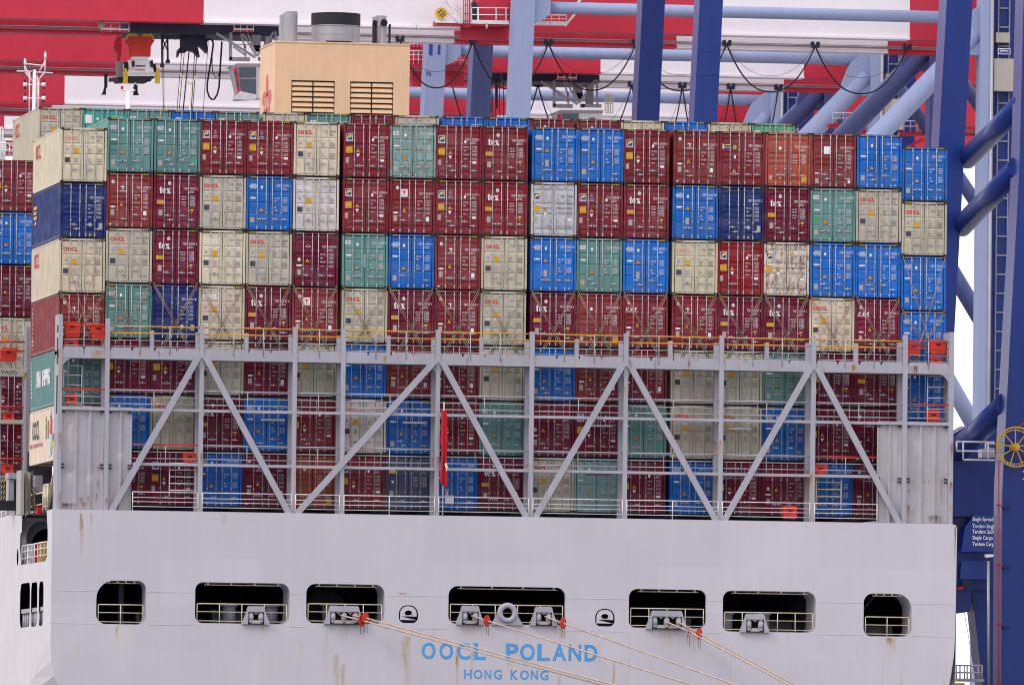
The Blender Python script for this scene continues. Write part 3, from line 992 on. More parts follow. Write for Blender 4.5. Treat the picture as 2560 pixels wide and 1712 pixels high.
_ = None
GRID = [
    # tier by tier from the top: (kind, colour, number, rust)
    [('oofade', CREAM, 'OOLU 971479 3', .35), ('cs', TEAL, 'CCLU 749053 5', .15), ('cs', TEAL, 'CSLU 903020 9', .1), ('flor2', MAR, 'FCIU 992320 4', .05), ('flor2', MAR, 'FCIU 986773 3', .05),
     ('oocl', CREAM, 'OOLU 954990 6', .5), ('flor', MAR, 'FFAU 409520 1', .05), ('cs', PTEAL, 'CCLU 749984 8', .75), ('flor', MAR, 'FFAU 350225 0', .05), ('tex', MAR, 'TGBU 869375 6', .05),
     ('coscob', BLUE, 'CSNU 839930 3', .05), ('cosco', BLUE, 'CSNU 737059 8', .1), ('flor', MAR, 'FFAU 246686 0', .05), ('triton', BRICK, 'TRHU 622423 9', .1), ('beacon', MAR, 'BEAU 558610 2', .05),
     ('tcnu', ORANGE, 'TCNU 569103 0', .1), ('tclu', BRICK, 'TCLU 879763 0', .1), ('blue', BLUE, 'CSNU 051981 0', .15), ('blue', BLUE, 'CSNU 040700 0', .15)],
    [('seg', NAVY, 'SEGU 404102 6', .1), ('triton', BRICK, 'TRHU 537146 7', .05), ('tex', PLUM, 'TGBU 877020 2', .05), ('oocl', CREAM2, 'OOCU 920276 5', .2), ('cosco', BLUE, 'CSNU 720470 0', .15),
     ('oowhite', WHITE, 'OOLU 939337 7', .4), ('flor', MAR, 'FFAU 357594 8', .05), ('texw', MAR, 'TLLU 486954 9', .1), ('flor2', MAR, 'FCIU 961679 0', .05), ('tex', MAR, 'TGHU 848187 3', .05),
     ('florw', PALEGREY, 'CGHU 708740 1', .45), ('flor2', MAR, 'FSCU 875008 4', .05), ('tex', MAR, 'TXGU 707294 5', .05), ('coscob', BLUE, 'CSNU 814890 1', .05), ('seg', NAVY, 'SEGU 801415 2', .05),
     ('tex', PLUM, 'TGBU 987095 0', .05), ('cs', TEAL, 'CSLU 619297 8', .35), ('oocl', CREAM2, 'OOCU 968456 9', .1), ('oocl', CREAM2, 'OOCU 721271 7', .3)],
    [('oocl', CREAM, 'OOCU 723798 2', .35), ('oocl', CREAM2, 'OOCU 817079 2', .3), ('tex', PLUM, 'TGBU 401404 2', .05), ('oowhite', CREAM, 'OOLU 984220 6', .3), ('oocl', CREAM2, 'OOLU 485803 4', .3),
     ('global', PLUM, 'GCXU 649466 5', .05), ('cs', TEAL, 'CSLU 619484 3', .25), ('cosco', BLUE, 'CSNU 604300 6', .25), ('triton', BRICK, 'TRHU 538328 3', .05), ('oocl', CREAM2, 'OOCU 829893 1', .2),
     ('coscob', BLUE, 'CSNU 808186 8', .1), ('cs', TEAL, 'CCLU 787206 4', .25), ('coscob', BLUE, 'CSNU 887032 6', .05), ('oofade', CREAM, 'OOLU 898487 6', .25), ('flor', BRIGHT, 'FFAU 311749 9', .02),
     ('florw', (0.63, 0.57, 0.47), 'CGHU 845203 6', .8), ('cosco', BLUE, 'CSNU 749477 5', .1), ('cosco', BLUE, 'CSNU 780852 9', .1), ('cosco', BLUE, 'CSNU 750800 3', .2)],
    [('triton', BRICK, 'TRLU 779611 2', .1), ('cs', TEAL, 'CSLU 891255 3', .45), ('seg', NAVY, 'SEGU 804805 1', .05), ('oowhite', CREAM, 'OOLU 884243 8', .35), ('tex', PLUM, 'TGBU 588755 8', .05),
     ('texw', BRICK, 'TCNU 210339 0', .1), ('oocl', CREAM2, 'OOCU 891047 6', .3), ('tex', PLUM, 'TGBU 715134 3', .05), ('triton', MAR, 'TRHU 697908 0', .05), ('oocl', CREAM2, 'OOCU 987571 3', .3),
     ('tex', PLUM, 'TXGU 535516 3', .05), ('tcnu', BRICK, 'TCNU 586838 9', .1), ('ues', MAR, 'UETU 496896 9', .05), ('triton', MAR, 'TRHU 485231 3', .05), ('tex', PLUM, 'TGBU 584327 6', .05),
     ('tex', PLUM, 'TGBU 702397 5', .05), ('oocl', CREAM, 'OOCU 487126 2', .3), ('ues', PLUM, 'UETU 597820 3', .05), ('cosco', BLUE, 'CSNU 709109 0', .1)],
    [('cs', TEAL, 'CCLU 761455 0', .3), ('flor2', PLUM, 'FCIU 944170 2', .05), ('flor2', PLUM, 'FCIU 957713 5', .05), ('oocl', CREAM2, 'OOLU 896224 0', .15), ('texw', PLUM, 'TCNU 332907 4', .1),
     ('oocl', CREAM2, 'OOLU 765401 2', .2), ('cosco', BLUE, 'CSNU 693120 7', .1), ('triton', BRICK, 'TRHU 518849 1', .05), ('triton', MAR, 'TRHU 533610 8', .05), ('oocl', CREAM2, 'OOCU 891422 0', .2),
     ('cosco', BLUE, 'CSNU 805085 5', .1), ('triton', BRICK, 'TRHU 647731 5', .05), ('triton', MAR, 'TRHU 652118 3', .05), ('oocl', CREAM2, 'OOLU 780990 0', .25), ('oocl', CREAM2, 'OOLU 614982 7', .3),
     ('cs', TEAL, 'CSLU 617743 2', .15), ('tex', PLUM, 'TGBU 623310 4', .05), ('tex', PLUM, 'TGBU 710026 8', .05), ('cosco', BLUE, 'CSNU 781450 6', .1)],
    [('oowhite', (0.74, 0.62, 0.47), '', .15), ('cosco', BLUE, 'CSNU 788212 6', .1), ('oocl', CREAM2, 'OOLU 717342 1', .25), ('tex', PLUM, 'TGBU 662085 9', .05), ('cosco', BLUE, 'CSNU 732312 1', .1),
     ('flor', MAR, 'FFAU 268804 5', .05), ('oofade', WHITE, 'OOLU 699261 0', .4), ('cosco', BLUE, 'CSNU 872367 0', .05), ('flor', MAR, 'FFAU 330971 4', .05), ('cs', TEAL, 'CCLU 382338 0', .2),
     ('global', PLUM, 'GCXU 617340 2', .05), ('flor', PLUM, 'FFAU 405816 3', .05), ('cs', TEAL, 'CSLU 605112 7', .3), ('oocl', CREAM2, 'OOLU 677733 5', .2), ('oocl', CREAM2, 'OOLU 764059 5', .3),
     ('cosco', BLUE, 'CSNU 888484 2', .1), ('flor2', PLUM, 'FCIU 970145 8', .05), ('triton', PLUM, 'TRHU 570032 1', .05), None],
    [None, ('tex', PLUM, 'TGBU 640811 2', .05), ('flor', PLUM, 'FFAU 390127 6', .05), ('cosco', BLUE, 'CSNU 803880 3', .1), ('triton', PLUM, 'TRHU 661904 5', .05),
     ('tcnu', ORANGE, 'TCNU 538802 7', .15), ('flor', MAR, 'FFAU 277540 2', .05), ('tg', FNAVY, 'TGCU 804317 9', .1), ('coscob', BLUE, 'CSNU 494280 2', .1), ('tex', PLUM, 'TGBU 593062 4', .05),
     ('oocl', CREAM2, 'OOLU 790166 3', .2), ('cs', PTEAL, 'CCLU 783831 2', .25), ('flor', PLUM, 'FFAU 350922 8', .05), ('cosco', BLUE, 'CSNU 405170 2', .1), ('flor2', PLUM, 'FCIU 936604 7', .05),
     ('global', PLUM, 'GCXU 622751 8', .05), ('cosco', BLUE, 'CSNU 607114 8', .1), ('triton', PLUM, 'TRHU 581460 4', .05), None],
]
Y3 = 31.0
BAY3 = [('oocl', CREAM2, 'OOCU 971049 0', .1), ('green', GREEN, 'CXDU 218840 4', .2), ('cs', TEAL, 'CCLU 720116 5', .2), ('cosco', BLUE, 'CSNU 611820 7', .05), ('cs', TEAL, 'CSLU 633914 2', .1),
        ('oocl', CREAM2, 'OOCU 744018 6', .1), ('cs', TEAL, 'CCLU 791143 0', .25), ('flor', MAR, 'FFAU 380465 1', .05), ('oocl', CREAM2, 'OOCU 699102 8', .35), ('blue', BLUE, 'CSNU 725511 6', .05),
        ('blue', BLUE, 'CSNU 730027 3', .05), ('tex', BRICK, 'TGBU 571380 2', .1), ('tex', BRICK, 'TXGU 618822 9', .05), ('oowhite', (0.62, 0.55, 0.36), 'OOLU 841107 5', .45), ('blue', BLUE, 'CSNU 764430 1', .05),
        ('oowhite', (0.62, 0.53, 0.34), 'OOLU 877012 4', .6), ('cs', (0.13, 0.36, 0.22), 'CCLU 706653 8', .2)]
P3 = [('flor', MAR, 'FFAU 308816 2', .05), ('cosco', BLUE, 'CSNU 771306 5', .1), ('global', PLUM, 'GCXU 618044 7', .05), ('oocl', CREAM2, 'OOCU 712960 3', .2), ('flor2', PLUM, 'FCIU 952277 4', .05), ('triton', PLUM, 'TRHU 560918 6', .05)]
for e in [q for row in GRID for q in row if q] + BAY3 + P3:          # glyph outlines first, while the scene is small
    for w in e[2].split():
        glyphs(w, 0.0, 1)
glyphs('45G1', 0.0, 1)
TIER = ['top tier', 'second tier down', 'third tier down', 'fourth tier down', 'fifth tier down', 'sixth tier down', 'lowest tier']
SIDEROOT = {}
for t, row in enumerate(GRID):
    for c, e in enumerate(row):
        if e is None:
            continue
        kind, colr, code, rust = e
        z = ZTOP + (ZM if 0 < c < 18 else (-0.043 if c == 18 else 0.0)) - TP * t - CH
        r = container((stack_x(c) + random.uniform(-0.012, 0.012), random.uniform(-0.02, 0.02), z), kind, colr, code,
                      '%s, %s, %s stack from the left' % (KIND[kind][3], TIER[t], ORD[c]), rust)
        if c == 0:
            SIDEROOT[t] = r

# the bay farther forward, seen over the top and past the port side
ZB3 = at(106.5, 267.7, Y3).z
for i, (kind, colr, code, rust) in enumerate(BAY3):
    container((stack_x(i + 1) + 0.05, Y3, ZB3 - CH), kind, colr, code, '%s in the row behind, its %s from the left' % (KIND[kind][3], ORD[i]), rust, 'containers in the row behind')
z0 = at(40, 400, Y3).z
for i, (kind, colr, code, rust) in enumerate(P3):
    container((stack_x(0), Y3, z0 - TP * i - CH), kind, colr, code, '%s at the picture edge, %s' % (KIND[kind][3], TIER[i]), rust, 'containers at the picture edge')

# lettering on the long sides that face the water
def side_print(t, name, mats, fn):
    p = Print(-0.006, 'X')
    fn(p)
    o = bpy.data.objects.new(name, p.mesh(name, mats))
    COL.objects.link(o)
    o.parent = SIDEROOT[t]


def big_oocl(p, y0=8.8, y1=11.0, z0=1.75, z1=2.55, m=0):
    p.text('OOCL', -y1, -y0, z0, z1, m, 0.03, 2)


side_print(0, 'side_lettering', ['pred'], big_oocl)
side_print(2, 'side_lettering', ['pred'], big_oocl)


def navy_side(p):
    for i in range(3):
        p.rect(-11.6, -10.2 - 0.2 * (i == 1), 2.02 - i * 0.27, 2.19 - i * 0.27, 0)
    p.poly([(-11.5, 1.18), (-10.9, 1.18), (-10.9, 1.32), (-11.5, 1.30)], 1)
    p.rect(-10.9, -10.5, 1.22, 1.36, 2)


side_print(1, 'side_lettering', ['pyel', 'pred', 'pwhite'], navy_side)


def mar_side(p):
    for i, s in enumerate('TRLU7796112'):
        p.text(s, -11.5, -11.15, 2.45 - i * 0.21, 2.58 - i * 0.21, 0)


side_print(3, 'side_number', ['pwhite'], mar_side)


def teal_side(p):
    p.text('CHINA', -9.4, -7.4, 1.15, 2.05, 0, 0.05, 2)
    p.text('SHIPPING', -6.8, -3.3, 1.15, 2.05, 0, 0.05, 2)
    for i in range(9):
        p.rect(-11.55, -11.35, 2.45 - i * 0.22, 2.58 - i * 0.22)


side_print(4, 'side_lettering', ['pwhite'], teal_side)


def art_side(p):
    p.text('OOCL', -10.9, -7.9, 1.30, 2.35, 0, 0.03, 2)
    x = -11.9
    for i in range(15):
        w = (0.22, 0.34, 0.18, 0.28, 0.12)[i % 5]
        p.rect(x, x + w, 0.92, 1.12, 1)
        x += w + (0.1, 0.14, 0.24)[i % 3]
    for i in range(5):
        p.oval(-4.9 + 0.1 * (i % 2), 1.35 + 0.24 * i, 0.24, 0.16, 2, 8)
    p.rect(-4.1, -3.85, 1.25, 2.2, 0)
    p.poly([(-3.5, 0.25), (-2.5, 0.25), (-2.6, 1.35), (-3.5, 1.5)], 3)
    p.poly([(-3.3, 1.5), (-2.3, 1.4), (-2.2, 2.2), (-2.9, 2.5)], 4)
    p.rect(-3.0, -2.5, 2.3, 2.75, 3)
    for i in range(4):
        p.oval(-2.4 + 0.35 * i, 0.6 + 0.33 * (i % 3), 0.26, 0.24, (2, 5, 0, 5)[i], 10)
    p.rect(-1.6, -0.9, 1.4, 2.3, 3)


side_print(5, 'side_picture', ['pteal', 'pmag', 'pgreen', 'ppale', 'pred', 'pflag'], art_side)
for nm, i in (('p3', 0),):
    r = [o for o in COL.objects if o.get('label', '').startswith('cream container with red lettering in the row behind, its first')][0]
    SIDEROOT['b3'] = r
side_print('b3', 'side_lettering', ['pred'], big_oocl)

# repainted patches on single doors
def patch(label_start, f0, f1, t0, t1, col):
    r = [o for o in COL.objects if str(o.get('label', '')).endswith(label_start)][0]
    o = pm('repaint_patch', ['cpaint'], lambda p: rct(p, f0, f1, t0, t1))[1]
    inst('repaint_patch', o, r, (0, 0.004, 0), col + (0.1,))


patch('top tier, second stack from the left', 0.04, 0.215, 0.405, 0.50, (0.05, 0.17, 0.13))
patch('top tier, second stack from the left', 0.04, 0.21, 0.57, 0.62, (0.05, 0.19, 0.15))
patch('second tier down, seventeenth stack from the left', 0.06, 0.245, 0.53, 0.63, (0.05, 0.34, 0.14))
patch('top tier, twelfth stack from the left', 0.06, 0.18, 0.43, 0.50, (0.02, 0.12, 0.36))
patch('top tier, twelfth stack from the left', 0.26, 0.4, 0.42, 0.48, (0.02, 0.17, 0.42))
patch('third tier down, seventh stack from the left', 0.44, 0.52, 0.38, 0.62, (0.21, 0.36, 0.35))
patch('top tier, third stack from the left', 0.80, 0.93, 0.74, 0.82, (0.10, 0.33, 0.26))
# ------------------------------------------------------------------ water and quay
MB().add([(-6000, -3000, 0), (6000, -3000, 0), (6000, 12000, 0), (-6000, 12000, 0)], [(0, 1, 2, 3)]).build('water', 'water', kind='structure')
MB((50.5, 0, 0)).box(50.5, 900, -400, 1500, -6, 4.5).build('quay', 'quay', kind='structure')

# ------------------------------------------------------------------ ship: hull with transom
YT = -2.3                                             # transom plane
XL, XR, ZD = -0.46, 47.88, 22.07
SHIP = thing('container_ship', (23.7, 0, 0), 'light grey container ship seen from the stern, blue name across its transom', 'ship')
SO = SHIP.location


def Q(u, v, y=YT):
    p = at(u, v, y)
    return (p.x, p.z)


def rrect(x0, x1, z0, z1, rs, n=7):
    """rounded rectangle, radii (bl, br, tr, tl)"""
    pts = []
    for (cx, cz, a0), r in zip(((x0, z0, 180), (x1, z0, 270), (x1, z1, 0), (x0, z1, 90)), rs):
        ox = cx + (r if cx == x0 else -r)
        oz = cz + (r if cz == z0 else -r)
        for i in range(n + 1):
            t = math.radians(a0 + 90 * i / n)
            pts.append((ox + r * math.cos(t), oz + r * math.sin(t)))
    return pts


def plate_with_holes(outer, holes, place, m=0):
    """flat plate: place(a, b) gives the 3D point of a 2D outline point"""
    import bmesh
    bm = bmesh.new()
    es = []
    for loop in [outer] + holes:
        vs = [bm.verts.new(place(*p)) for p in loop]
        es += [bm.edges.new((vs[i], vs[(i + 1) % len(vs)])) for i in range(len(vs))]
    bmesh.ops.triangle_fill(bm, use_beauty=True, use_dissolve=False, edges=es)
    bm.verts.index_update()
    mb = MB(SO)
    mb.add([v.co.copy() for v in bm.verts], [tuple(v.index for v in f.verts) for f in bm.faces], m)
    bm.free()
    return mb


def win(u0, u1, v0, v1, r, dv=0.0):
    a, b = Q(u0, (v0 + v1) / 2), Q(u1, (v0 + v1) / 2 + dv)
    zt, zb = Q((u0 + u1) / 2, v0 + dv / 2)[1], Q((u0 + u1) / 2, v1 + dv / 2)[1]
    return rrect(a[0], b[0], zb, zt, r), (a[0], b[0], zb, zt)


WIN = [win(240.7, 365, 1450.5, 1559.5, (0.5, 0.4, 0.45, 0.95)), win(487.7, 724, 1456, 1558, (0.4, 0.45, 0.5, 0.42)), win(765.5, 961.5, 1459.5, 1558, (0.4, 0.45, 0.5, 0.5)),
       win(1121, 1413.7, 1466, 1560, (0.4, 0.25, 0.5, 0.5)), win(1572, 1766, 1472.5, 1569, (0.35, 0.4, 0.45, 0.45)), win(1807, 2039.5, 1477, 1579, (0.35, 0.4, 0.5, 0.45)), win(2159, 2279.5, 1483, 1590, (0.4, 0.4, 0.85, 0.5))]
FAIR = [win(997, 1045, 1512, 1556.5, (0.3, 0.3, 0.45, 0.45)), win(1488, 1536.5, 1521, 1565, (0.3, 0.3, 0.45, 0.45))]
zb_l = [Q(126, 1600), Q(128, 1650), Q(134.5, 1688), Q(146, 1714)]
zb_r = [Q(2388, 1590), Q(2384.5, 1640), Q(2377, 1690), Q(2372, 1714)]
outer = [(XL, ZD)] + zb_l + [(2.2, 10.5), (5.0, 8.5), (10, 7.0), (23.7, 6.2), (37.4, 7.0), (42.4, 8.5), (45.4, 10.5)] + zb_r[::-1] + [(XR, ZD - 0.25), (XR - 0.06, ZD - 0.06), (XR - 0.25, ZD)]
pl = plate_with_holes(outer, [w[0] for w in WIN + FAIR], lambda x, z: (x, YT, z))
hull = pl.build('transom', 'hull', SHIP)
# stern counter and underside, running forward
ub = MB(SO)
low = outer[1:-3]
for i in range(len(low) - 1):
    (xa, za), (xb, zb) = low[i], low[i + 1]
    k = 0.25
    ub.quad((xa, YT, za), (xb, YT, zb), (xb + (23.7 - xb) * k, 22, zb - 5), (xa + (23.7 - xa) * k, 22, za - 5))
ub.build('stern_counter', 'hull', SHIP)
qs = MB(SO)
crv = zb_l + [(2.2, 10.5), (5.0, 8.5)]
bnd = [(YT + 0.02, 15.2), (1.5, 14.3), (5.5, 13.3), (10, 12.2), (20, 6.45), (26, 3.0)]
for i in range(5):
    qs.quad((crv[i][0], YT, crv[i][1]), (crv[i + 1][0], YT, crv[i + 1][1]), (XL + 0.004, bnd[i + 1][0], bnd[i + 1][1]), (XL + 0.004, bnd[i][0], bnd[i][1]))
qs.build('quarter_shell', 'hullside', SHIP)
MB(SO).quad((XL, YT, ZD), (XR, YT, ZD), (XR, 300, ZD), (XL, 300, ZD)).build('main_deck', 'greyd', SHIP)

# port side, with the cut-out at the quarter and the slots below
SXV = lambda u, v: (lambda p: (p.y, p.z))(at(u, v, X=XL))
side_out = [(YT + 0.02, ZD), (YT + 0.02, 15.2), (10, 12.2), (26, 3.0), (300, 0.0), (300, ZD - 0.3), SXV(0, 1293), SXV(55.5, 1284.5), SXV(54.5, 1330), SXV(51, 1333), SXV(50, 1372), SXV(53, 1411), SXV(70, 1409), SXV(90, 1406), SXV(113, 1402), SXV(118, 1390), SXV(119.5, 1330), SXV(116.5, 1276)]
holes = []
for u0, u1, vt, vb, k in ((50, 74.5, 1457, 1567, 7), (77.5, 93, 1455, 1565, 4), (97, 108.5, 1453, 1563, 4)):
    (y1, z1), (y0, z0) = SXV(u0, (vt + vb) / 2), SXV(u1, (vt + vb) / 2)
    zt, zb = SXV((u0 + u1) / 2, vt)[1], SXV((u0 + u1) / 2, vb)[1]
    holes.append(rrect(y0, y1, zb, zt, (0.5, 0.5, 0.5, 0.5) if k < 7 else (0.5, 0.7, 0.7, 0.5)))
(ys, zs) = SXV(44, 1392)
holes.append([(ys + 0.4 * math.cos(t * math.pi / 6), zs + 0.46 * math.sin(t * math.pi / 6)) for t in range(12)])
plate_with_holes(side_out, holes, lambda y, z: (XL, y, z)).build('port_side', 'hullside', SHIP)
sb = MB(SO)
sb.quad((XR, YT, 13.6), (XR, 300, 2), (XR, 300, ZD), (XR, YT, ZD))
sb.build('starboard_side', 'hullside', SHIP)

# mooring deck behind the openings
zf = min(w[1][2] for w in WIN) - 0.15
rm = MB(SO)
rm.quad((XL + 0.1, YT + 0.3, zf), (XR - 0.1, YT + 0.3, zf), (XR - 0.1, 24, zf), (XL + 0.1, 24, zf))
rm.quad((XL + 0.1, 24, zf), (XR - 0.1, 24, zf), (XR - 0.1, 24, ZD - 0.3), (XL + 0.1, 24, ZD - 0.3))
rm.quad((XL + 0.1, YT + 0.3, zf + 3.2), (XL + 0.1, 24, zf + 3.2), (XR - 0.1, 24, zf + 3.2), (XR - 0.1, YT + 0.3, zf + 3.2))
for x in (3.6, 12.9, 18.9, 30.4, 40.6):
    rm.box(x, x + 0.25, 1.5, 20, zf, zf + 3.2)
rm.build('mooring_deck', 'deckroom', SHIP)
for x, y, w, h in ((4.9, 3.5, 1.1, 0.9), (9.3, 6.0, 2.2, 1.2), (16.6, 7.0, 1.4, 1.1), (21.5, 8.0, 1.8, 1.0), (26.8, 7.0, 2.2, 1.3), (33.0, 6.0, 1.6, 1.2), (38.6, 6.5, 2.4, 1.1), (44.2, 4.0, 1.0, 0.9)):
    mw = MB(SO).tube((x, y, zf + h * 0.55), (x + w, y, zf + h * 0.55), h * 0.42, 18).box(x - 0.15, x, y - 0.5, y + 0.5, zf, zf + h).box(x + w, x + w + 0.4, y - 0.5, y + 0.5, zf, zf + h * 0.9)
    mw.build('mooring_winch', 'insidegrey', SHIP)
MB(SO).bar((42.4, 3.0, zf), (45.4, 4.6, zf + 3.1), 0.12, 0.3).bar((42.0, 3.9, zf), (45.0, 5.5, zf + 3.1), 0.12, 0.3).build('inner_stair', 'insidegrey', SHIP)
deps = [1.7, 2.5, 2.6, 0.35, 0.35, 2.8, 2.6]
for (loop, bx), d in zip(WIN, deps):
    mb = MB(SO)
    n = len(loop)
    for y0, y1 in ((YT, YT + d),):
        mb.add([(x, y0, z) for x, z in loop] + [(x, y1, z) for x, z in loop], [(i, (i + 1) % n, n + (i + 1) % n, n + i) for i in range(n)], 0, True)
    mb.build('opening_reveal', 'hull', SHIP)
for w, (k0, k1) in ((WIN[1], (0.45, 0.9)), (WIN[5], (0.15, 0.55)), (WIN[2], (0.05, 0.4))):      # winches on the mooring deck
    x0, x1, z0, z1 = w[1]
    for k in (k0, k1):
        mb = MB(SO)
        x = x0 + (x1 - x0) * k
        mb.tube((x, 0.9, z0 - 0.05), (x, 0.9, z0 + 0.95), 0.36, 16)
        mb.tube((x, 0.9, z0 + 0.95), (x, 0.9, z0 + 1.05), 0.46, 16)
        mb.build('bollard_post', 'insidegrey', SHIP)
dr = MB(SO)
c = WIN[2][1]
xc, zc = c[0] + 1.65, c[2] + 0.85
dr.ring((xc, 2.2, zc), 0.95, 0.16, 24, 8)
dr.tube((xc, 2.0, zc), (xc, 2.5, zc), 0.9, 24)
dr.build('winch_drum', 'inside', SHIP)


def rail(p, q, n_posts, h, levels, r=0.022, mat='cream', name='handrail', parent=None, pr=0.024, down=0.0):
    """guard rail from p to q (feet), height h"""
    parent = parent or SHIP
    mb = MB(parent.location)
    p, q = Vector(p), Vector(q)
    up = Vector((0, 0, 1))
    for k in levels:
        mb.tube(p + up * h * k, q + up * h * k, r * (1.25 if k == 1 else 0.85), 6)
    for i in range(n_posts):
        a = p.lerp(q, i / max(1, n_posts - 1))
        mb.tube(a - up * down, a + up * h, pr, 6)
    return mb.build(name, mat, parent)


for i, ((loop, b), npost) in enumerate(zip(WIN, (3, 5, 5, 6, 5, 6, 3))):
    rail((b[0] + 0.12, YT + 0.09, b[2] + 0.02), (b[1] - 0.14, YT + 0.09, b[2] + 0.02), npost, 1.0, (0.1, 0.58, 1.0))
    mb = MB(SO)
    mb.tube((b[0] + 0.5, YT + 0.25, b[3] - 0.13), (b[1] - 0.4, YT + 0.25, b[3] - 0.13), 0.025, 6)
    for k in range(4):
        x = b[0] + 0.7 + (b[1] - b[0] - 1.3) * k / 3
        mb.box(x - 0.05, x + 0.05, YT + 0.2, YT + 0.3, b[3] - 0.14, b[3])
    mb.build('overhead_pipe', 'cream', SHIP)


def roller_fairlead(u0, u1, vt, vb, bays):
    a, b = Q(u0, vb), Q(u1, vb)
    zt, z0 = Q((u0 + u1) / 2, vt)[1], Q((u0 + u1) / 2, vb)[1] - 0.02
    x0, x1 = a[0], b[0]
    h = zt - z0
    y0, y1 = YT - 0.22, YT + 0.25
    ins = 0.26
    leg = 0.30
    mb = MB(SO)
    mb.prism([(x0, z0), (x0 + leg, z0), (x0 + leg + 0.02, zt - 0.3), (x0 + ins, zt - 0.3)], y0, y1)
    mb.prism([(x1 - leg, z0), (x1, z0), (x1 - ins, zt - 0.3), (x1 - leg - 0.02, zt - 0.3)], y0, y1)
    mb.prism([(x0 + ins, zt - 0.3), (x1 - ins, zt - 0.3), (x1 - ins - 0.05, zt - 0.06), (x1 - ins - 0.12, zt), (x0 + ins + 0.12, zt), (x0 + ins + 0.05, zt - 0.06)], y0, y1)
    mb.box(x0 + leg, x1 - leg, y0 + 0.02, y1, z0, z0 + 0.05, 1)
    mb.quad((x0 + leg, y1 + 0.1, z0), (x1 - leg, y1 + 0.1, z0), (x1 - leg, y1 + 0.1, zt - 0.3), (x0 + leg, y1 + 0.1, zt - 0.3), 1)
    fr = mb.build('roller_fairlead', ['grey', 'inside'], SHIP)
    n = bays + 1
    xs = [x0 + leg + 0.17 + (x1 - x0 - 2 * leg - 0.34) * i / (n - 1) for i in range(n)]
    for x in xs:
        MB(SO).tube((x, YT - 0.05, z0 + 0.06), (x, YT - 0.05, z0 + 0.2), 0.1, 14, r2=0.15).tube((x, YT - 0.05, z0 + 0.2), (x, YT - 0.05, zt - 0.42), 0.15, 14).tube((x, YT - 0.05, zt - 0.42), (x, YT - 0.05, zt - 0.3), 0.15, 14, r2=0.1).build('roller', 'grey', fr)
    for a, b in zip(xs, xs[1:]):
        c = (a + b) / 2
        MB(SO).prism([(c - 0.24, z0 + 0.05), (c + 0.24, z0 + 0.05), (c + 0.16, z0 + 0.22), (c - 0.16, z0 + 0.22)], YT - 0.2, YT + 0.1).build('chafing_pad', 'beige', fr)
        MB(SO).prism([(c - 0.2, zt - 0.3), (c, zt - 0.44), (c + 0.2, zt - 0.3)][::1], YT - 0.15, YT + 0.1).build('throat', 'greyd', fr)


roller_fairlead(604, 674, 1514.5, 1559, 1)
roller_fairlead(809, 910, 1514, 1559, 2)
roller_fairlead(1139, 1210, 1513.5, 1560, 1)
roller_fairlead(1323.5, 1393, 1516, 1562, 1)
roller_fairlead(1614, 1718, 1526, 1571, 2)
roller_fairlead(1849, 1923, 1533.5, 1579, 1)
# round centre lead
xa, xb = Q(1232, 1560)[0], Q(1302, 1560)[0]
z0, zt = Q(1267, 1562)[1], Q(1267, 1508)[1]
cx = (xa + xb) / 2
zc = zt - 0.5
mb = MB(SO)
pts = [(xa - 0.1, z0), (xb + 0.1, z0), (xb - 0.12, zc - 0.25)] + [(cx + 0.5 * math.cos(math.radians(a)), zc + 0.5 * math.sin(math.radians(a))) for a in range(0, 181, 20)] + [(xa + 0.12, zc - 0.25)]
hole = [(cx + 0.3 * math.cos(math.radians(a)), zc + 0.3 * math.sin(math.radians(a))) for a in range(0, 360, 24)]
f = plate_with_holes(pts, [hole], lambda x, z: (x, YT - 0.16, z))
n = len(pts)
f.add([(x, YT - 0.16, z) for x, z in pts] + [(x, YT + 0.2, z) for x, z in pts], [(i, n + i, n + (i + 1) % n, (i + 1) % n) for i in range(n)])
f.ring((cx, YT - 0.16, zc), 0.40, 0.15, 28, 10)
f.tube((cx, YT - 0.1, zc), (cx, YT + 0.5, zc), 0.34, 20, caps=False)
f.build('centre_lead', 'grey', SHIP)
for (loop, b), nm in zip(FAIR, ('a', 'b')):
    x0, x1, z0, z1 = b
    cx, cz = (x0 + x1) / 2, (z0 + z1) / 2
    n = len(loop)
    mb = MB(SO).add([(x, YT, z) for x, z in loop] + [(x, YT + 0.5, z) for x, z in loop], [(i, (i + 1) % n, n + (i + 1) % n, n + i) for i in range(n)], 1, True)
    inner = [(cx + (x - cx) * 0.86, cz + 0.02 + (z - cz) * 0.84) for x, z in loop if z > z0 + 0.28]
    inner = [(cx - (x1 - cx) * 0.86, z0 + 0.16), (cx + (x1 - cx) * 0.86, z0 + 0.16)] + inner
    ho = [(cx + 0.22 * math.cos(math.radians(a)), cz + 0.06 + 0.14 * math.sin(math.radians(a))) for a in range(0, 360, 24)]
    pw = plate_with_holes(inner, [ho], lambda x, z: (x, YT + 0.02, z))
    mb.add(pw.v, pw.f, 0)
    mb.ring((cx, YT + 0.02, cz + 0.06), 0.15, 0.022, 22, 8, 0, sx=1.5)
    mb.quad((x0 - 0.05, YT + 0.5, z0 - 0.05), (x1 + 0.05, YT + 0.5, z0 - 0.05), (x1 + 0.05, YT + 0.5, z1 + 0.05), (x0 - 0.05, YT + 0.5, z1 + 0.05), 1)
    mb.build('panama_lead', ['hull', 'inside'], SHIP)

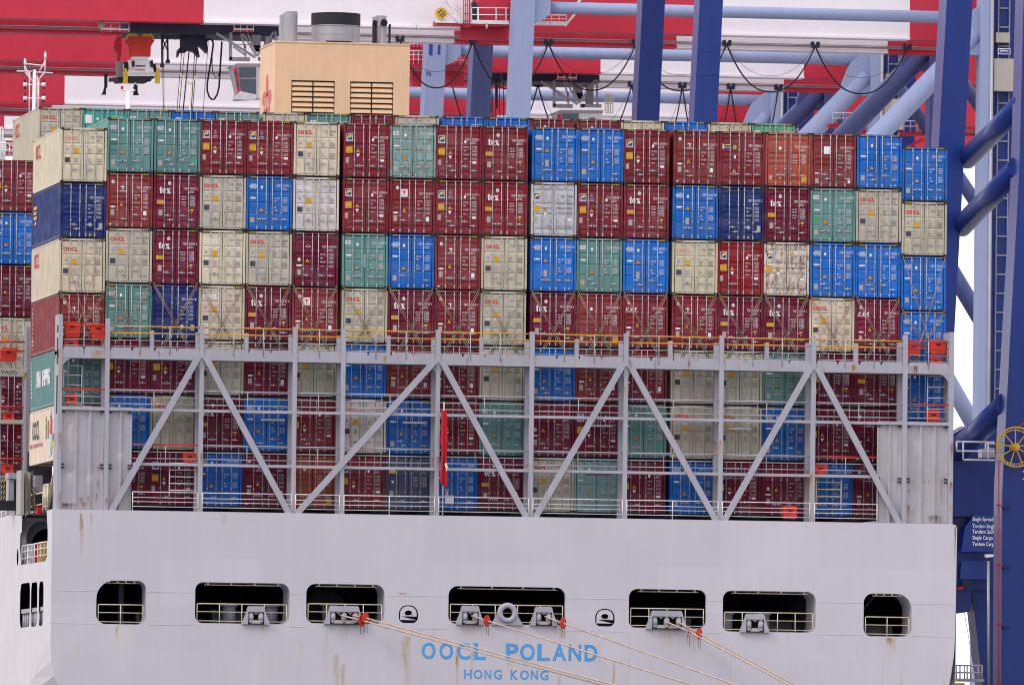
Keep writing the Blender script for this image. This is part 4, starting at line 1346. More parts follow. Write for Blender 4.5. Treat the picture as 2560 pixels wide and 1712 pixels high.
# weld seams, name and port of registry
zsm = [Q(420, 1479)[1], Q(420, 1560.5)[1]]
cuts = sorted((w[1][0], w[1][1]) for w in WIN)
for k, z in enumerate(zsm):
    spans, x = [], XL + 0.05
    if k == 0:
        for a, b in cuts + [(XR - 0.05, 0)]:
            spans.append((x, a - 0.03))
            x = b + 0.03
    else:
        spans = [(XL + 0.05, WIN[0][1][0])] + [(WIN[i][1][1] + 0.02, WIN[i + 1][1][0] - 0.02) for i in range(6)] + [(WIN[6][1][1], XR - 0.05)]
    for a, b in spans:
        if b > a:
            MB(SO).box(a, b, YT - 0.012, YT, z - 0.022, z).build('weld_seam', 'hull', SHIP)


def hull_word(t, u0, v0, u1, v1, cap):
    """letters laid along the transom from (u0, v0) to (u1, v1), baseline"""
    p = Print(YT - 0.005, origin=SO)
    a, b = Q(u0, v0), Q(u1, v1)
    p.text(t, a[0], b[0], a[1], a[1] + cap, 0, 0.03, 4)
    return p.build('name_lettering', 'letter', SHIP)


capA = Q(1053, 1604.5)[1] - Q(1053, 1647)[1]
for t, u0, u1 in (('O', 1054, 1089), ('O', 1098, 1133), ('C', 1142, 1176), ('L', 1184, 1215), ('P', 1264, 1296), ('O', 1300, 1337), ('L', 1343, 1375), ('A', 1381, 1415.5), ('N', 1421, 1453), ('D', 1461, 1493)):
    hull_word(t, u0, 1647 + (u0 - 1054) * 0.0135, u1, 1647, capA)
capB = Q(1160, 1672.5)[1] - Q(1160, 1697)[1]
for t, u0, u1 in (('H', 1159.5, 1179), ('O', 1184, 1206), ('N', 1211, 1228), ('G', 1234, 1255), ('K', 1276, 1295), ('O', 1300, 1322), ('N', 1327, 1345), ('G', 1350, 1371)):
    hull_word(t, u0, 1696.5 + (u0 - 1160) * 0.0135, u1, 1697, capB)

# recess behind the port cut-out: grey bulkhead with an arch, rail, boxes
rc = MB(SO)
ya, yb = SXV(117, 1340)[0], SXV(52, 1340)[0]
zr = SXV(80, 1409)[1]
zt = SXV(80, 1287)[1]
xi = XL + 3.4
yk = yb + 0.3
for j, (ul, vt, dy, mt) in enumerate(((66, 1301, 0.0, 'insidegrey'), (79, 1320, 0.9, 'greyd'))):
    xk = at(ul, 1350, yk + dy).x
    arch = rrect(xk, xk + 3.4, zr, at(ul + 20, vt, yk + dy).z, (0.02, 0.02, 0.9, 0.9))
    plate_with_holes([(XL + 0.05, zr - 0.1), (XL + 5.0, zr - 0.1), (XL + 5.0, zt), (XL + 0.05, zt)], [arch], lambda x, z: (x, yk + dy, z)).build('quarter_bulkhead', mt, SHIP)
rc.quad((XL, ya - 0.6, zr - 0.02), (xi + 3, ya - 0.6, zr - 0.02), (xi + 3, yb + 2, zr - 0.02), (XL, yb + 2, zr - 0.02))
rc.box(XL + 0.1, XL + 5, yk - 0.3, yk + 0.3, zt - 0.2, zt)
rc.build('quarter_recess', 'insidegrey', SHIP)
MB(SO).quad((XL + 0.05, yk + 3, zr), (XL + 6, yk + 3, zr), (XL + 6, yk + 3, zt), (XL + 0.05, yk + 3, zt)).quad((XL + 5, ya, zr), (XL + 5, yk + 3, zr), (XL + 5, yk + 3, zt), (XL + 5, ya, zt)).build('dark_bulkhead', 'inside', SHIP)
rail((XL + 0.06, ya + 0.2, zr), (XL + 0.06, yb - 0.2, zr), 9, 1.05, (0.35, 0.7, 1.0), 0.03, 'white')
for u, w, mt in ((64, 1.0, 'white'), (82.5, 0.55, 'flagred'), (92, 0.45, 'gold'), (97, 0.4, 'gold')):
    y = SXV(u, 1390)[0]
    MB(SO).box(XL + 0.12, XL + 0.45, y - w / 2, y + w / 2, zr, zr + 1.12).build('side_locker', mt, SHIP)
# slots below show a dim side passage
sp2 = MB(SO)
zz0, zz1 = SXV(80, 1575)[1], SXV(80, 1445)[1]
sp2.quad((XL + 1.6, ya - 1, zz0), (XL + 1.6, yb + 6, zz0), (XL + 1.6, yb + 6, zz1), (XL + 1.6, ya - 1, zz1))
sp2.quad((XL, ya - 1, zz0), (XL + 1.6, ya - 1, zz0), (XL + 1.6, yb + 6, zz0), (XL, yb + 6, zz0))
sp2.quad((XL, ya - 1, zz1), (XL, yb + 6, zz1), (XL + 1.6, yb + 6, zz1), (XL + 1.6, ya - 1, zz1))
sp2.build('side_passage', 'insidegrey', SHIP)
for u0, u1 in ((50, 74.5), (77.5, 93), (98, 108)):
    y1, y0 = SXV(u0, 1540)[0], SXV(u1, 1540)[0]
    rl = MB(SO)
    k = max(2, int((y1 - y0) / 0.9) + 1)
    for i in range(k):
        y = y0 + 0.25 + (y1 - y0 - 0.5) * i / (k - 1)
        rl.tube((XL + 0.2, y, zz0 + 0.1), (XL + 0.2, y, SXV(80, 1528)[1]), 0.09, 10)
    rl.bar((XL + 0.2, y0 + 0.1, SXV(80, 1524)[1]), (XL + 0.2, y1 - 0.1, SXV(80, 1524)[1]), 0.22, 0.3, side=(1, 0, 0))
    rl.build('side_roller', 'grey', SHIP)

# deck edge forward of the quarter: pedestals, striped guides, rails
YE = 6.0
def deck_box(name, u0, u1, v0, v1, y, mat, dep=0.6):
    a, b = at(u0, v1, y), at(u1, v0, y)
    return MB(SO).box(a.x, b.x, y, y + dep, a.z, b.z).build(name, mat, SHIP)


deck_box('pedestal', 51, 61, 1175, 1286, 5.0, 'beige', 2.0)
deck_box('pedestal', 62, 70, 1178, 1284, 5.6, 'beige', 0.4)
deck_box('pedestal', 71.5, 78, 1180, 1284, 6.2, 'beige', 0.4)
deck_box('pedestal', 21, 50, 1182, 1196, 10.0, 'grey', 1.5)
deck_box('pedestal', 21, 35, 1196, 1250, 10.2, 'grey', 1.2)
deck_box('pedestal', 0, 20, 1190, 1202, 14.0, 'greyd', 1.0)
deck_box('coaming_and_backing', 84, 128, 1176, 1186, 7.0, 'inside', 1.0)
deck_box('coaming_and_backing', 86, 107, 1185, 1217, 8.5, 'grey', 0.5)
deck_box('coaming_and_backing', 0, 130, 1196, 1275, 14.5, 'inside', 0.5)  # near-black backing added for the dark under the stacks, no real part
deck_box('coaming_and_backing', 70, 131, 1130, 1200, 15.5, 'inside', 0.5)  # dark block added to close a sky gap with painted shade
MB(SO).box(XL + 1.5, XR - 1.5, 16.2, 290, ZD, ZD + 1.7).build('hatch_cover', 'greyd', SHIP)
a, b = at(84, 1226, 7.5), at(128, 1212, 7.5)
MB(SO).bar((a.x, 7.5, a.z), (b.x, 7.5, b.z), 0.30, 0.4).build('hatch_beam', 'grey', SHIP)
deck_box('red_cabinet', 93, 107, 1267, 1285, 3.0, 'flagred', 0.6)


def striped(u0, u1, v0, v1, y):
    a, b = at(u0, v1, y), at(u1, v0, y)
    mb = MB(SO).box(a.x, b.x, y, y + 0.3, a.z, b.z)
    z = a.z
    while z < b.z - 0.25:
        mb.add([(a.x - 0.004, y - 0.006, z), (b.x + 0.004, y - 0.006, z + 0.12), (b.x + 0.004, y - 0.006, z + 0.26), (a.x - 0.004, y - 0.006, z + 0.14)], [(0, 1, 2, 3)], 1)
        z += 0.30
    mb.build('striped_guide', ['pdark', 'gold'], SHIP)


for u in (2.5, 8.5):
    striped(u, u + 3.5, 1193, 1250, 9.0)
striped(46.5, 50, 1194, 1232, 9.0)
striped(80.5, 84, 1180, 1270, 6.5)
e0, e1 = at(0, 1292, 20), at(56, 1284, 10)
rail((XL + 0.1, SXV(0, 1293)[0] + 4, ZD - 0.35), (XL + 0.1, SXV(55, 1285)[0], ZD + 0.02), 8, 1.05, (0.3, 0.65, 1.0), 0.035, 'white', pr=0.05)
rail((XL + 0.1, 10.2, ZD - 0.1), (XL + 0.1, 2.6, ZD - 0.1), 3, 1.1, (0.45, 1.0), 0.04, 'cream', pr=0.04)
rail((XL + 0.05, 2.0, ZD + 0.1), (XL + 0.05, 0.1, ZD + 0.1), 4, 1.25, (0.1, 0.5, 1.0), 0.045, 'cream', pr=0.05)
MB(SO).bar((XL + 0.1, 1.0, ZD), (XL + 0.5, -0.5, ZD + 2.9), 0.18, 0.15).build('stay_brace', 'cream', SHIP)

# ------------------------------------------------------------------ lashing bridge over the stern
YF, YR = -2.1, -0.62
V0 = 873.0
slope = 0.0189
lev = lambda v, u=160: at(u, v, YF).z
ZBT, ZBB = lev(873), lev(894)
beam = MB(SO)
PU = [(146.5, 156, 785), (263.4, 274.3, 796), (499, 510, 811), (732, 743, 817), (853, 864, 820), (1090, 1101, 824), (1324.5, 1336, 829), (1559.8, 1570.7, 833), (1798.6, 1809.5, 838), (2028, 2040, 838), (2257.6, 2269, 837), (2373, 2385, 830)]
PX = [(at(a, 900 + (a - 146) * slope, YF).x, at(b, 900 + (b - 146) * slope, YF).x, at(a, v, YF).z) for a, b, v in PU]
beam.box(PX[0][0], PX[-1][1], YF + 0.03, YF + 0.33, ZBB, ZBT)
beam.box(PX[0][0], PX[-1][1], YR - 0.05, YR + 0.2, ZBB, ZBT)
beam.box(PX[0][0], PX[-1][1], YF + 0.33, YR - 0.05, ZBB + 0.2, ZBT - 0.05)
BR = beam.build('lashing_bridge', 'grey', SHIP)
for i, (xa, xb, zt) in enumerate(PX):
    mb = MB(SO)
    if i in (0, 11):
        mb.box(xa, xb, YF, YR + 0.2, ZD - 0.05, zt)
        xx = xa - 0.006 if i == 0 else xb + 0.006
        for za, zb2 in ((zt - 2.6, zt - 1.2), (zt - 0.95, zt - 0.55), (zt - 5.2, zt - 3.2)):
            mb.box(xx - 0.004, xx + 0.004, YF + 0.25, YF + 0.75, za, zb2, 1)
    else:
        mb.box(xa, xb, YF - 0.02, YF + 0.28, ZD - 0.05, zt)
        mb.box(xa - 0.02, xb + 0.06, YR - 0.06, YR + 0.24, ZD - 0.05, zt - 0.35)
    mb.build('post', ['grey', 'inside'], BR)
for u0, u1, v in ((376, 385, 826), (612, 621, 833), (967.5, 976, 839), (1199.5, 1208, 843), (1437.8, 1447, 847.5), (1671, 1680.6, 852), (1913, 1922, 856), (2135, 2145, 858)):
    a, b = at(u0, v, YR).x, at(u1, v, YR).x
    MB(SO).box(a, b, YR - 0.1, YR + 0.18, ZBT - 0.02, at(u0, v, YR).z).build('short_post', 'grey', BR)
Pt = lambda i, s: (PX[i][0] if s < 0 else PX[i][1])
DG = [((278, 1268), 2, -1), ((722, 1274), 2, 1), ((742, 1274), 5, -1), ((1316, 1284), 5, 1), ((1338, 1284), 7, -1), ((1790, 1293), 7, 1), ((1810, 1293), 9, -1), ((2248, 1304), 9, 1)]
for (bu, bv), i, s in DG:
    b = at(bu, bv, YF - 0.05)
    MB(SO).bar((b.x, YF - 0.04, ZD - 0.03), (Pt(i, s) + s * 0.05, YF - 0.04, ZBB + 0.22), 0.31, 0.2).build('diagonal_brace', 'grey', BR)
for i, s in ((2, -1), (2, 1), (5, -1), (5, 1), (7, -1), (7, 1), (9, -1), (9, 1), (0, 1), (11, -1)):
    x = Pt(i, s) if i not in (0, 11) else (PX[0][1] if i == 0 else PX[11][0])
    r = 0.62
    pts = [(x, ZBB + 0.02), (x, ZBB - r)] + [(x + s * (r - r * math.cos(math.radians(a))), ZBB - r + r * math.sin(math.radians(a))) for a in range(10, 91, 16)]
    pts = [(x, ZBB + 0.02), (x, ZBB - r)] + [(x + s * r * (1 - math.cos(math.radians(a))), ZBB - r * (1 - math.sin(math.radians(a)))) for a in range(15, 91, 15)] + [(x + s * r, ZBB + 0.02)]
    if s < 0:
        pts = pts[::-1]
    MB(SO).prism(pts[::-1] if s > 0 else pts[::-1], YF + 0.05, YF + 0.25).build('gusset', 'grey', BR)
# walkways
LV = [lev(1021, 274), lev(1157, 300)]
for z in LV:
    spans = [(PX[k][1], PX[k + 1][0]) for k in range(11)]
    for k, (a, b) in enumerate(spans):
        if z == LV[0] and k in (0, 10):
            pass
        if z == LV[1] and k in (0, 10):
            continue
        if z == LV[1] and k == 1:
            a = at(332, 1157, YF).x
        if z == LV[1] and k == 9:
            b = at(2192, 1157, YF).x
        MB(SO).box(a, b, YF + 0.05, YR, z - 0.07, z + 0.03).box(a, b, YF + 0.0, YF + 0.06, z - 0.1, z + 0.045).build('walkway', 'grey', BR)
        red = k in (0, 10) or (z == LV[1] and k in (1, 9))
        MB(SO).tube((a, YF + 0.1, z + 1.0), (b, YF + 0.1, z + 1.0), 0.036, 6).build('handrail', 'red' if red else 'grey', BR)
        mb = MB(SO)
        for h in (0.28, 0.62):
            mb.tube((a, YF + 0.1, z + h), (b, YF + 0.1, z + h), 0.018, 5)
        for h in (0.3, 0.65, 0.98):
            mb.tube((a, YR - 0.06, z + h), (b, YR - 0.06, z + h), 0.016, 5)
        n = max(2, int((b - a) / 1.9))
        for i in range(1, n):
            x = a + (b - a) * i / n
            mb.tube((x, YF + 0.1, z - 0.12), (x, YF + 0.1, z + 1.0), 0.022, 5)
            mb.tube((x - 0.25, YR - 0.06, z), (x - 0.25, YR - 0.06, z + 1.0), 0.02, 5)
        mb.build('guard_wire', 'galv', BR)
# top walkway
zt = ZBT
for k in range(11):
    a, b = PX[k][1], PX[k + 1][0]
    red = k in (0, 10)
    for h in (0.92, 1.28):
        MB(SO).tube((a, YF + 0.12, zt + h), (b, YF + 0.12, zt + h), 0.036, 6).build('handrail', 'red' if red else 'yellow', BR)
    mb = MB(SO)
    for h in (0.22, 0.55):
        mb.tube((a, YF + 0.12, zt + h), (b, YF + 0.12, zt + h), 0.016, 5)
    n = max(2, round((b - a) / 1.5))
    for i in range(1, n):
        x = a + (b - a) * i / n
        mb.tube((x, YF + 0.02, zt - 0.2), (x, YF + 0.02, zt + 1.28), 0.024, 5)
    mb.build('guard_wire', 'galv', BR)
    n = max(1, round((b - a) / 1.3))
    for i in range(n):
        x0 = a + (b - a) * i / n + 0.05
        x1 = a + (b - a) * (i + 1) / n - 0.05
        MB(SO).prism([(x0, zt), (x1, zt), (x1, zt + 0.11), (x1 - 0.07, zt + 0.16), (x0 + 0.07, zt + 0.16), (x0, zt + 0.11)], YF + 0.03, YF + 0.06).build('toe_board', 'grey', BR)
# deck rail in white
for k in range(1, 10):
    a, b = PX[k][1], PX[k + 1][0]
    if k == 1:
        a = at(331, 1260, YF).x
    if k == 9:
        b = at(2192, 1290, YF).x
    rail((a, YT + 0.15, ZD), (b, YT + 0.15, ZD), max(2, int((b - a) / 1.6)), 0.98, (0.22, 0.48, 0.7, 1.0), 0.02, 'white', 'deck_rail', pr=0.024)
# wing screens of folded plate
def screen(x0, x1, z0, z1, folds):
    mb = MB(SO)
    pts = []
    x = x0
    w = (x1 - x0) / folds
    for i in range(folds):
        for a, d in ((0, 0.0), (0.10, 0.0), (0.20, 0.10), (0.86, 0.10), (0.96, 0.0)):
            pts.append((x + a * w, YF + 0.10 + d))
        x += w
    pts.append((x1, YF + 0.10))
    k = [(xx, yy, z) for xx, yy in pts for z in (z0, z1)]
    mb.add(k, [(2 * i, 2 * i + 2, 2 * i + 3, 2 * i + 1) for i in range(len(pts) - 1)])
    mb.box(x0, x1, YF + 0.02, YF + 0.2, z1, z1 + 0.16)
    for x in (x0 + 0.02, x1 - 0.2):
        for z in (z1 - 0.1, z0 + 2.35, z0 + 2.18):
            mb.box(x, x + 0.16, YF + 0.04, YF + 0.12, z - 0.04, z + 0.04, 1)
    return mb.build('wing_screen', [M['screen'], 'inside'], BR)


zs1 = lev(1016, 200)
screen(PX[0][1] + 0.01, PX[1][0] - 0.01, ZD + 0.02, zs1 - 0.16, 3)
screen(PX[1][1] + 0.01, at(330, 1100, YF).x, ZD + 0.02, zs1 - 0.16, 2)
screen(at(2193, 1150, YF).x, PX[10][0] - 0.01, ZD + 0.02, zs1 - 0.16, 2)
screen(PX[10][1] + 0.01, PX[11][0] - 0.01, ZD + 0.02, zs1 - 0.16, 3)
# lamps under the walkways
for u0, u1, v, m in ((652, 712, 1049, 'white'), (1007, 1064, 1056, 'white'), (1476, 1530, 1064, 'white'), (1822, 1878, 1071, 'white'), (1006, 1062, 1177, 'greyd'), (1466, 1526, 1186, 'greyd'), (1824, 1878, 1195, 'greyd')):
    a, b = at(u0, v, YR - 0.4), at(u1, v, YR - 0.4)
    mb = MB(SO).box(a.x, b.x, YR - 0.45, YR - 0.35, a.z - 0.04, a.z + 0.05)
    for k in (0.35, 0.7):
        x = a.x + (b.x - a.x) * k
        mb.tube((x, YR - 0.4, a.z), (x, YR - 0.4, a.z + 0.55), 0.02, 5)
    mb.build('strip_lamp', m, BR)
# ladders
for u0, u1, v0, v1, mt in ((423, 490, 1158, 1225, 'white'), (2040, 2103, 1188, 1258, 'cream'), (157, 205, 914, 1010, 'galv'), (2318, 2372, 940, 1050, 'galv')):
    a, b = at(u0, v1, YF + 0.5), at(u1, v0, YF + 0.5)
    mb = MB(SO)
    for x in (a.x, b.x):
        mb.tube((x, YF + 0.5, a.z - 0.3), (x, YF + 0.5, b.z), 0.03, 6)
    n = 4
    for i in range(n + 1):
        z = a.z + (b.z - a.z) * i / n
        mb.tube((a.x, YF + 0.5, z), (b.x, YF + 0.5, z), 0.028, 6)
    mb.build('ladder', mt, BR)


# red lashing-gear bins
def bin_box(u0, u1, v0, v1, y, label, flap=True):
    a, b = at(u0, v1, y), at(u1, v0, y)
    cx = (a.x + b.x) / 2
    root = thing('gear_bin', (cx, y, a.z), label, 'bin', 'red gear bins on the lashing bridge')
    o = root.location
    h = b.z - a.z
    MB(o).prism([(a.x + 0.06, a.z), (b.x - 0.06, a.z), (b.x, a.z + 0.1), (b.x, b.z - 0.12), (a.x, b.z - 0.12), (a.x, a.z + 0.1)], y, y + 0.55).build('bin_body', 'redbox', root)
    MB(o).prism([(a.x - 0.03, b.z - 0.115), (b.x + 0.03, b.z - 0.115), (b.x - 0.03, b.z), (a.x + 0.03, b.z)], y - 0.03, y + 0.58).build('lid', 'red', root)
    MB(o).box(cx - 0.12, cx + 0.12, y - 0.03, y - 0.002, b.z - 0.27, b.z - 0.2).build('latch', 'rubber_and_shade', root)
    if flap:
        for x in (a.x + 0.06, b.x - 0.14):
            MB(o).box(x, x + 0.08, y + 0.1, y + 0.18, a.z - 0.25, a.z).build('leg', 'red', root)


bin_box(162.5, 200, 805, 843, YF + 0.7, 'scuffed red bin at the port end of the top walkway, outer of two')
bin_box(229, 264, 810, 847, YF + 0.7, 'scuffed red bin at the port end of the top walkway, inner of two')
bin_box(161, 193, 847, 868, YF + 0.35, 'low bright red box under the outer port bin', False)
bin_box(2327, 2365, 850, 885, YF + 0.7, 'scuffed red bin at the starboard end of the top walkway, outer of two')
bin_box(2270, 2300, 857, 888, YF + 0.7, 'scuffed red bin at the starboard end of the top walkway, inner of two')
bin_box(2326, 2353, 892, 913, YF + 0.35, 'low bright red box under the outer starboard bin', False)
bin_box(166.5, 193, 986, 1011, YF + 0.4, 'red box on the port wing screen', False)
bin_box(459, 490, 1130, 1155, YF + 0.4, 'red box on the lower walkway beside the port ladder', False)
bin_box(2319, 2349, 1026, 1052, YF + 0.4, 'red box on the starboard wing screen', False)
bin_box(2037, 2067, 1160, 1184, YF + 0.4, 'red box on the lower walkway beside the starboard ladder', False)
bin_box(1959, 1993, 1265, 1296, YT + 0.2, 'red locker behind the white deck rail', False)
bin_box(1, 42, 870, 902, Y3 - 1.8, 'red bin on the far bridge beside the picture edge, upper', False)
bin_box(9, 34, 1029, 1054, Y3 - 1.8, 'red box on the far bridge beside the picture edge, middle', False)
bin_box(6, 32, 1160, 1184, Y3 - 1.8, 'red box on the far bridge beside the picture edge, lowest', False)
a, b = at(1113, 1259, YT + 0.05), at(1134, 1240, YT + 0.05)
w = MB((a.x, YT + 0.0, a.z))
w.box(a.x, b.x, YT - 0.02, YT + 0.13, a.z, b.z)
w.box(a.x - 0.02, b.x + 0.02, YT - 0.04, YT + 0.15, b.z, b.z + 0.04)
w.tube((a.x + 0.1, YT + 0.06, b.z), (a.x + 0.1, YT + 0.06, b.z + 0.25), 0.02, 6)
w.build('junction_box', 'grey', label='small grey electrical box fixed to the white deck rail', cat='box')

# far lashing bridge with its frame number
fb = MB(SO)
Yb = Y3 - 2.0
a, b = at(-20, 938, Yb), at(64, 922, Yb)
fb.box(a.x - 1, b.x, Yb, Yb + 0.3, a.z - 0.05, at(30, 919, Yb).z)
for v in (1053, 1192):
    p = at(0, v, Yb)
    fb.box(p.x - 1, b.x, Yb, Yb + 1.2, p.z - 0.12, p.z + 0.1)
FBR = fb.build('far_lashing_bridge', 'beige', SHIP)
p0, p1 = at(62.5, 815, Yb), at(76, 815, Yb)
MB(SO).box(p0.x, p0.x + 0.12, Yb - 0.2, Yb + 0.2, ZD, p0.z).build('post', 'grey', FBR)
MB(SO).box(p0.x + 0.13, p1.x, Yb - 0.1, Yb + 1.4, ZD, p1.z).build('post', 'beige', FBR)
pp = at(-4, 950, Yb + 0.8)
MB(SO).box(pp.x, pp.x + 0.16, Yb + 0.6, Yb + 0.9, ZD, pp.z).build('post', 'grey', FBR)
for v in (853, 876, 1016, 1146):
    p = at(-5, v, Yb)
    MB(SO).tube((p.x, Yb + 0.05, p.z), (p0.x, Yb + 0.05, p.z), 0.045, 6).build('handrail', 'red', FBR)
p = Print(Yb - 0.006, origin=SO)
q0, q1 = at(2.5, 936.5, Yb), at(42, 926, Yb)
p.text('7A(P)', q0.x, q1.x, q0.z, q0.z + 0.23, 0, 0.02, 3)
p.build('frame_number', 'pdark', FBR)
for du in (0, 14, 30):
    c0, c1 = at(-6 + du, 880, Yb + 0.9), at(16 + du * 1.1, 812, Yb + 1.7)
    MB(SO).tube(c0, c1, 0.03, 5).build('stay_rod', 'rod', FBR)
    c0, c1 = at(46 - du, 880, Yb + 0.9), at(26 - du * 1.1, 812, Yb + 1.7)
    MB(SO).tube(c0, c1, 0.03, 5).build('stay_rod', 'rod', FBR)

# ------------------------------------------------------------------ lashing rods across the fourth tier
for c in range(19):
    x0 = stack_x(c)
    zc = ZTOP + (ZM if 0 < c < 18 else (-0.043 if c == 18 else 0.0)) - TP * 3 + 0.03
    for sgn in (1, -1):
        xa = x0 + (0.06 if sgn > 0 else CW - 0.06)
        xb = x0 + (2.12 if sgn > 0 else CW - 2.12)
        zb = ZBT + 0.05
        root = thing('lashing_rods', (xa, -0.1, zc), 'rusty pair of lashing rods from the %s corner of the %s stack from the left' % ('port' if sgn > 0 else 'starboard', ORD[c]), 'lashing rods', 'lashing rods crossing the fourth tier')
        o = root.location
        for k in (0.0, 0.13):
            p = Vector((xa + sgn * 0.0, -0.06 - k * 0.3, zc + 0.06 - k * 1.3))
            q = Vector((xb - sgn * k * 0.9, YR + 0.05, zb))
            e = p.lerp(q, 0.62)
            MB(o).tube(p, e, 0.018, 6).build('rod', 'rod', root)
            e2 = p.lerp(q, 0.66)
            e3 = p.lerp(q, 0.95)
            mb = MB(o).tube(e, e2, 0.042, 6).tube(e2, e3, 0.03, 6).tube(e3, q, 0.04, 6)
            mb.build('turnbuckle', 'buckle', root)
    if c in (0, 18):                                    # long rods on the wing stacks
        for sgn in (1, -1):
            xa = x0 + (0.06 if sgn > 0 else CW - 0.06)
            xb = x0 + (1.8 if sgn > 0 else CW - 1.8)
            p, q = Vector((xa, -0.06, zc + TP)), Vector((xb, YR, ZBT + 0.2))
            mb = MB(p).tube(p, q, 0.02, 6).tube(p.lerp(q, 0.7), p.lerp(q, 0.85), 0.035, 6)
            mb.build('lashing_rod', 'rod', label='long thin lashing rod from the %s corner of the %s stack from the left' % ('port' if sgn > 0 else 'starboard', ORD[c]), cat='lashing rod', group='long lashing rods on the wing stacks')

# ------------------------------------------------------------------ ensign
fy = YF - 0.35
top, bot = at(1113, 1030, fy), at(1109, 1212, fy)
fl = thing('ensign', (top.x, fy, bot.z), 'limp red flag with a white emblem hanging beside a grey post', 'flag')
o = fl.location
pole = at(1111, 1005, fy)
MB(o).tube((pole.x, fy + 0.12, ZD), (pole.x, fy + 0.12, pole.z), 0.028, 8).build('staff', 'white', fl)
mb = MB(o)
N, K = 26, 13
WP = [(0.0, 1104.5, 1117), (0.15, 1103.5, 1118), (0.42, 1101, 1119.5), (0.55, 1105.5, 1118), (0.62, 1103, 1117), (0.78, 1101.5, 1119.5), (0.95, 1100, 1119), (1.0, 1106, 1119)]
vs = []
for i in range(N + 1):
    t = i / N
    for (t0, a0, b0), (t1, a1, b1) in zip(WP, WP[1:]):
        if t0 <= t <= t1 + 1e-9:
            k = (t - t0) / (t1 - t0)
            ua, ub2 = a0 + (a1 - a0) * k, b0 + (b1 - b0) * k
            break
    v = 1026 + (1212 - 1026) * t
    for j in range(K + 1):
        s = j / K
        p = at(ua + (ub2 - ua) * s, v + (6 * s if t > 0.9 else 0), fy)
        vs.append((p.x, fy + 0.055 * math.sin(s * 12 + t * 3.0) * (0.5 + t), p.z))
mb.add(vs, [(i * (K + 1) + j, (i + 1) * (K + 1) + j, (i + 1) * (K + 1) + j + 1, i * (K + 1) + j + 1) for i in range(N) for j in range(K)], 0, True)
for cu, cv, ru, rv in ((1115, 1162, 3.2, 5.5), (1117, 1168, 2.2, 4.0), (1116, 1174, 1.6, 3.0)):
    c = at(cu, cv, fy - 0.12)
    mb.add([(c.x + ru / 47.6 * math.cos(t * math.pi / 5), fy - 0.125, c.z + rv / 47.6 * math.sin(t * math.pi / 5)) for t in range(10)], [tuple(range(10))], 1)
mb.build('cloth', ['flagred', 'pwhite'], fl)

# ------------------------------------------------------------------ mooring ropes with rat guards
def rope(p0, g, end_uv, label, glabel, edge=False, k=0):
    a = at(p0[0], p0[1], YT - 0.05)
    m = at(g[0], g[1], YT - 0.9)
    du, dv = end_uv[0] - g[0], end_uv[1] - g[1]
    lo, hi = -320.0, -8.0
    for _i in range(50):
        mid = (lo + hi) / 2
        u, v = pix((52.0, mid, 4.9))
        # signed side of the line through g and end
        s = (v - g[1]) * du - (u - g[0]) * dv
        if s > 0:
            hi = mid
        else:
            lo = mid
    e = Vector((52.0, (lo + hi) / 2, 4.9))
    pts = [a, a.lerp(m, 0.6)] + [m.lerp(e, i / 14) - Vector((0, 0, 0.5 * 4 * (i / 14) * (1 - i / 14) * 0.15)) for i in range(15)]
    MB(a).path(pts, 0.043, 8).build('mooring_rope', 'rope', label=label, cat='rope', group='stern mooring ropes')
    d = (e - m).normalized()
    gd = thing('rat_guard', m, glabel, 'rat guard', 'red rat guards on the mooring ropes')
    mb = MB(m)
    q = (RGT if edge else RGT * 0.87 - FWD * 0.5).normalized()
    mb.tube(m - q * 0.02, m + q * 0.02, 0.31 if not edge else 0.29, 22)
    mb.build('disc', 'red', gd)
    MB(m).tube(m + Vector((-0.04, 0, -0.2)), m + Vector((-0.05, -0.02, -0.75)), 0.012, 5).tube(m + Vector((0.08, 0, -0.2)), m + Vector((0.09, -0.02, -0.8)), 0.012, 5).build('tie_cord', 'cable', gd)
    return e


ends = []
ends.append(rope((849, 1536.5), (904, 1550), (1520, 1712), 'lower of two pale ropes from the fairlead left of the name', 'red rat guard disc, front one of the overlapping pair'))
ends.append(rope((880, 1537), (914, 1544), (1550, 1712), 'upper of two pale ropes from the fairlead left of the name', 'red rat guard disc, rear one of the overlapping pair'))
ends.append(rope((1178, 1538), (1218, 1551), (1744, 1712), 'single pale rope crossing over the painted name letters', 'red rat guard disc beside the round centre lead'))
ends.append(rope((1362, 1540), (1408, 1557), (1850, 1712), 'single pale rope running just beyond the end of the name', 'red rat guard disc at the right end of the widest opening'))
ends.append(rope((1660, 1551), (1720, 1577), (1980, 1712), 'lower of two pale ropes from the fairlead right of the name', 'thin red rat guard seen edge-on', True))
ends.append(rope((1690, 1551), (1748, 1583), (1996, 1712), 'upper of two pale ropes from the fairlead right of the name', 'red rat guard disc farthest right'))
for i, e in enumerate(ends):
    bb = MB((e.x, e.y, 4.5))
    bb.tube((e.x, e.y, 4.5), (e.x, e.y, 5.0), 0.28, 14).tube((e.x, e.y, 5.0), (e.x, e.y, 5.2), 0.42, 14)
    bb.build('bollard', 'soot', label='black quay bollard holding the %s stern rope' % ORD[i], cat='bollard', group='quay bollards')
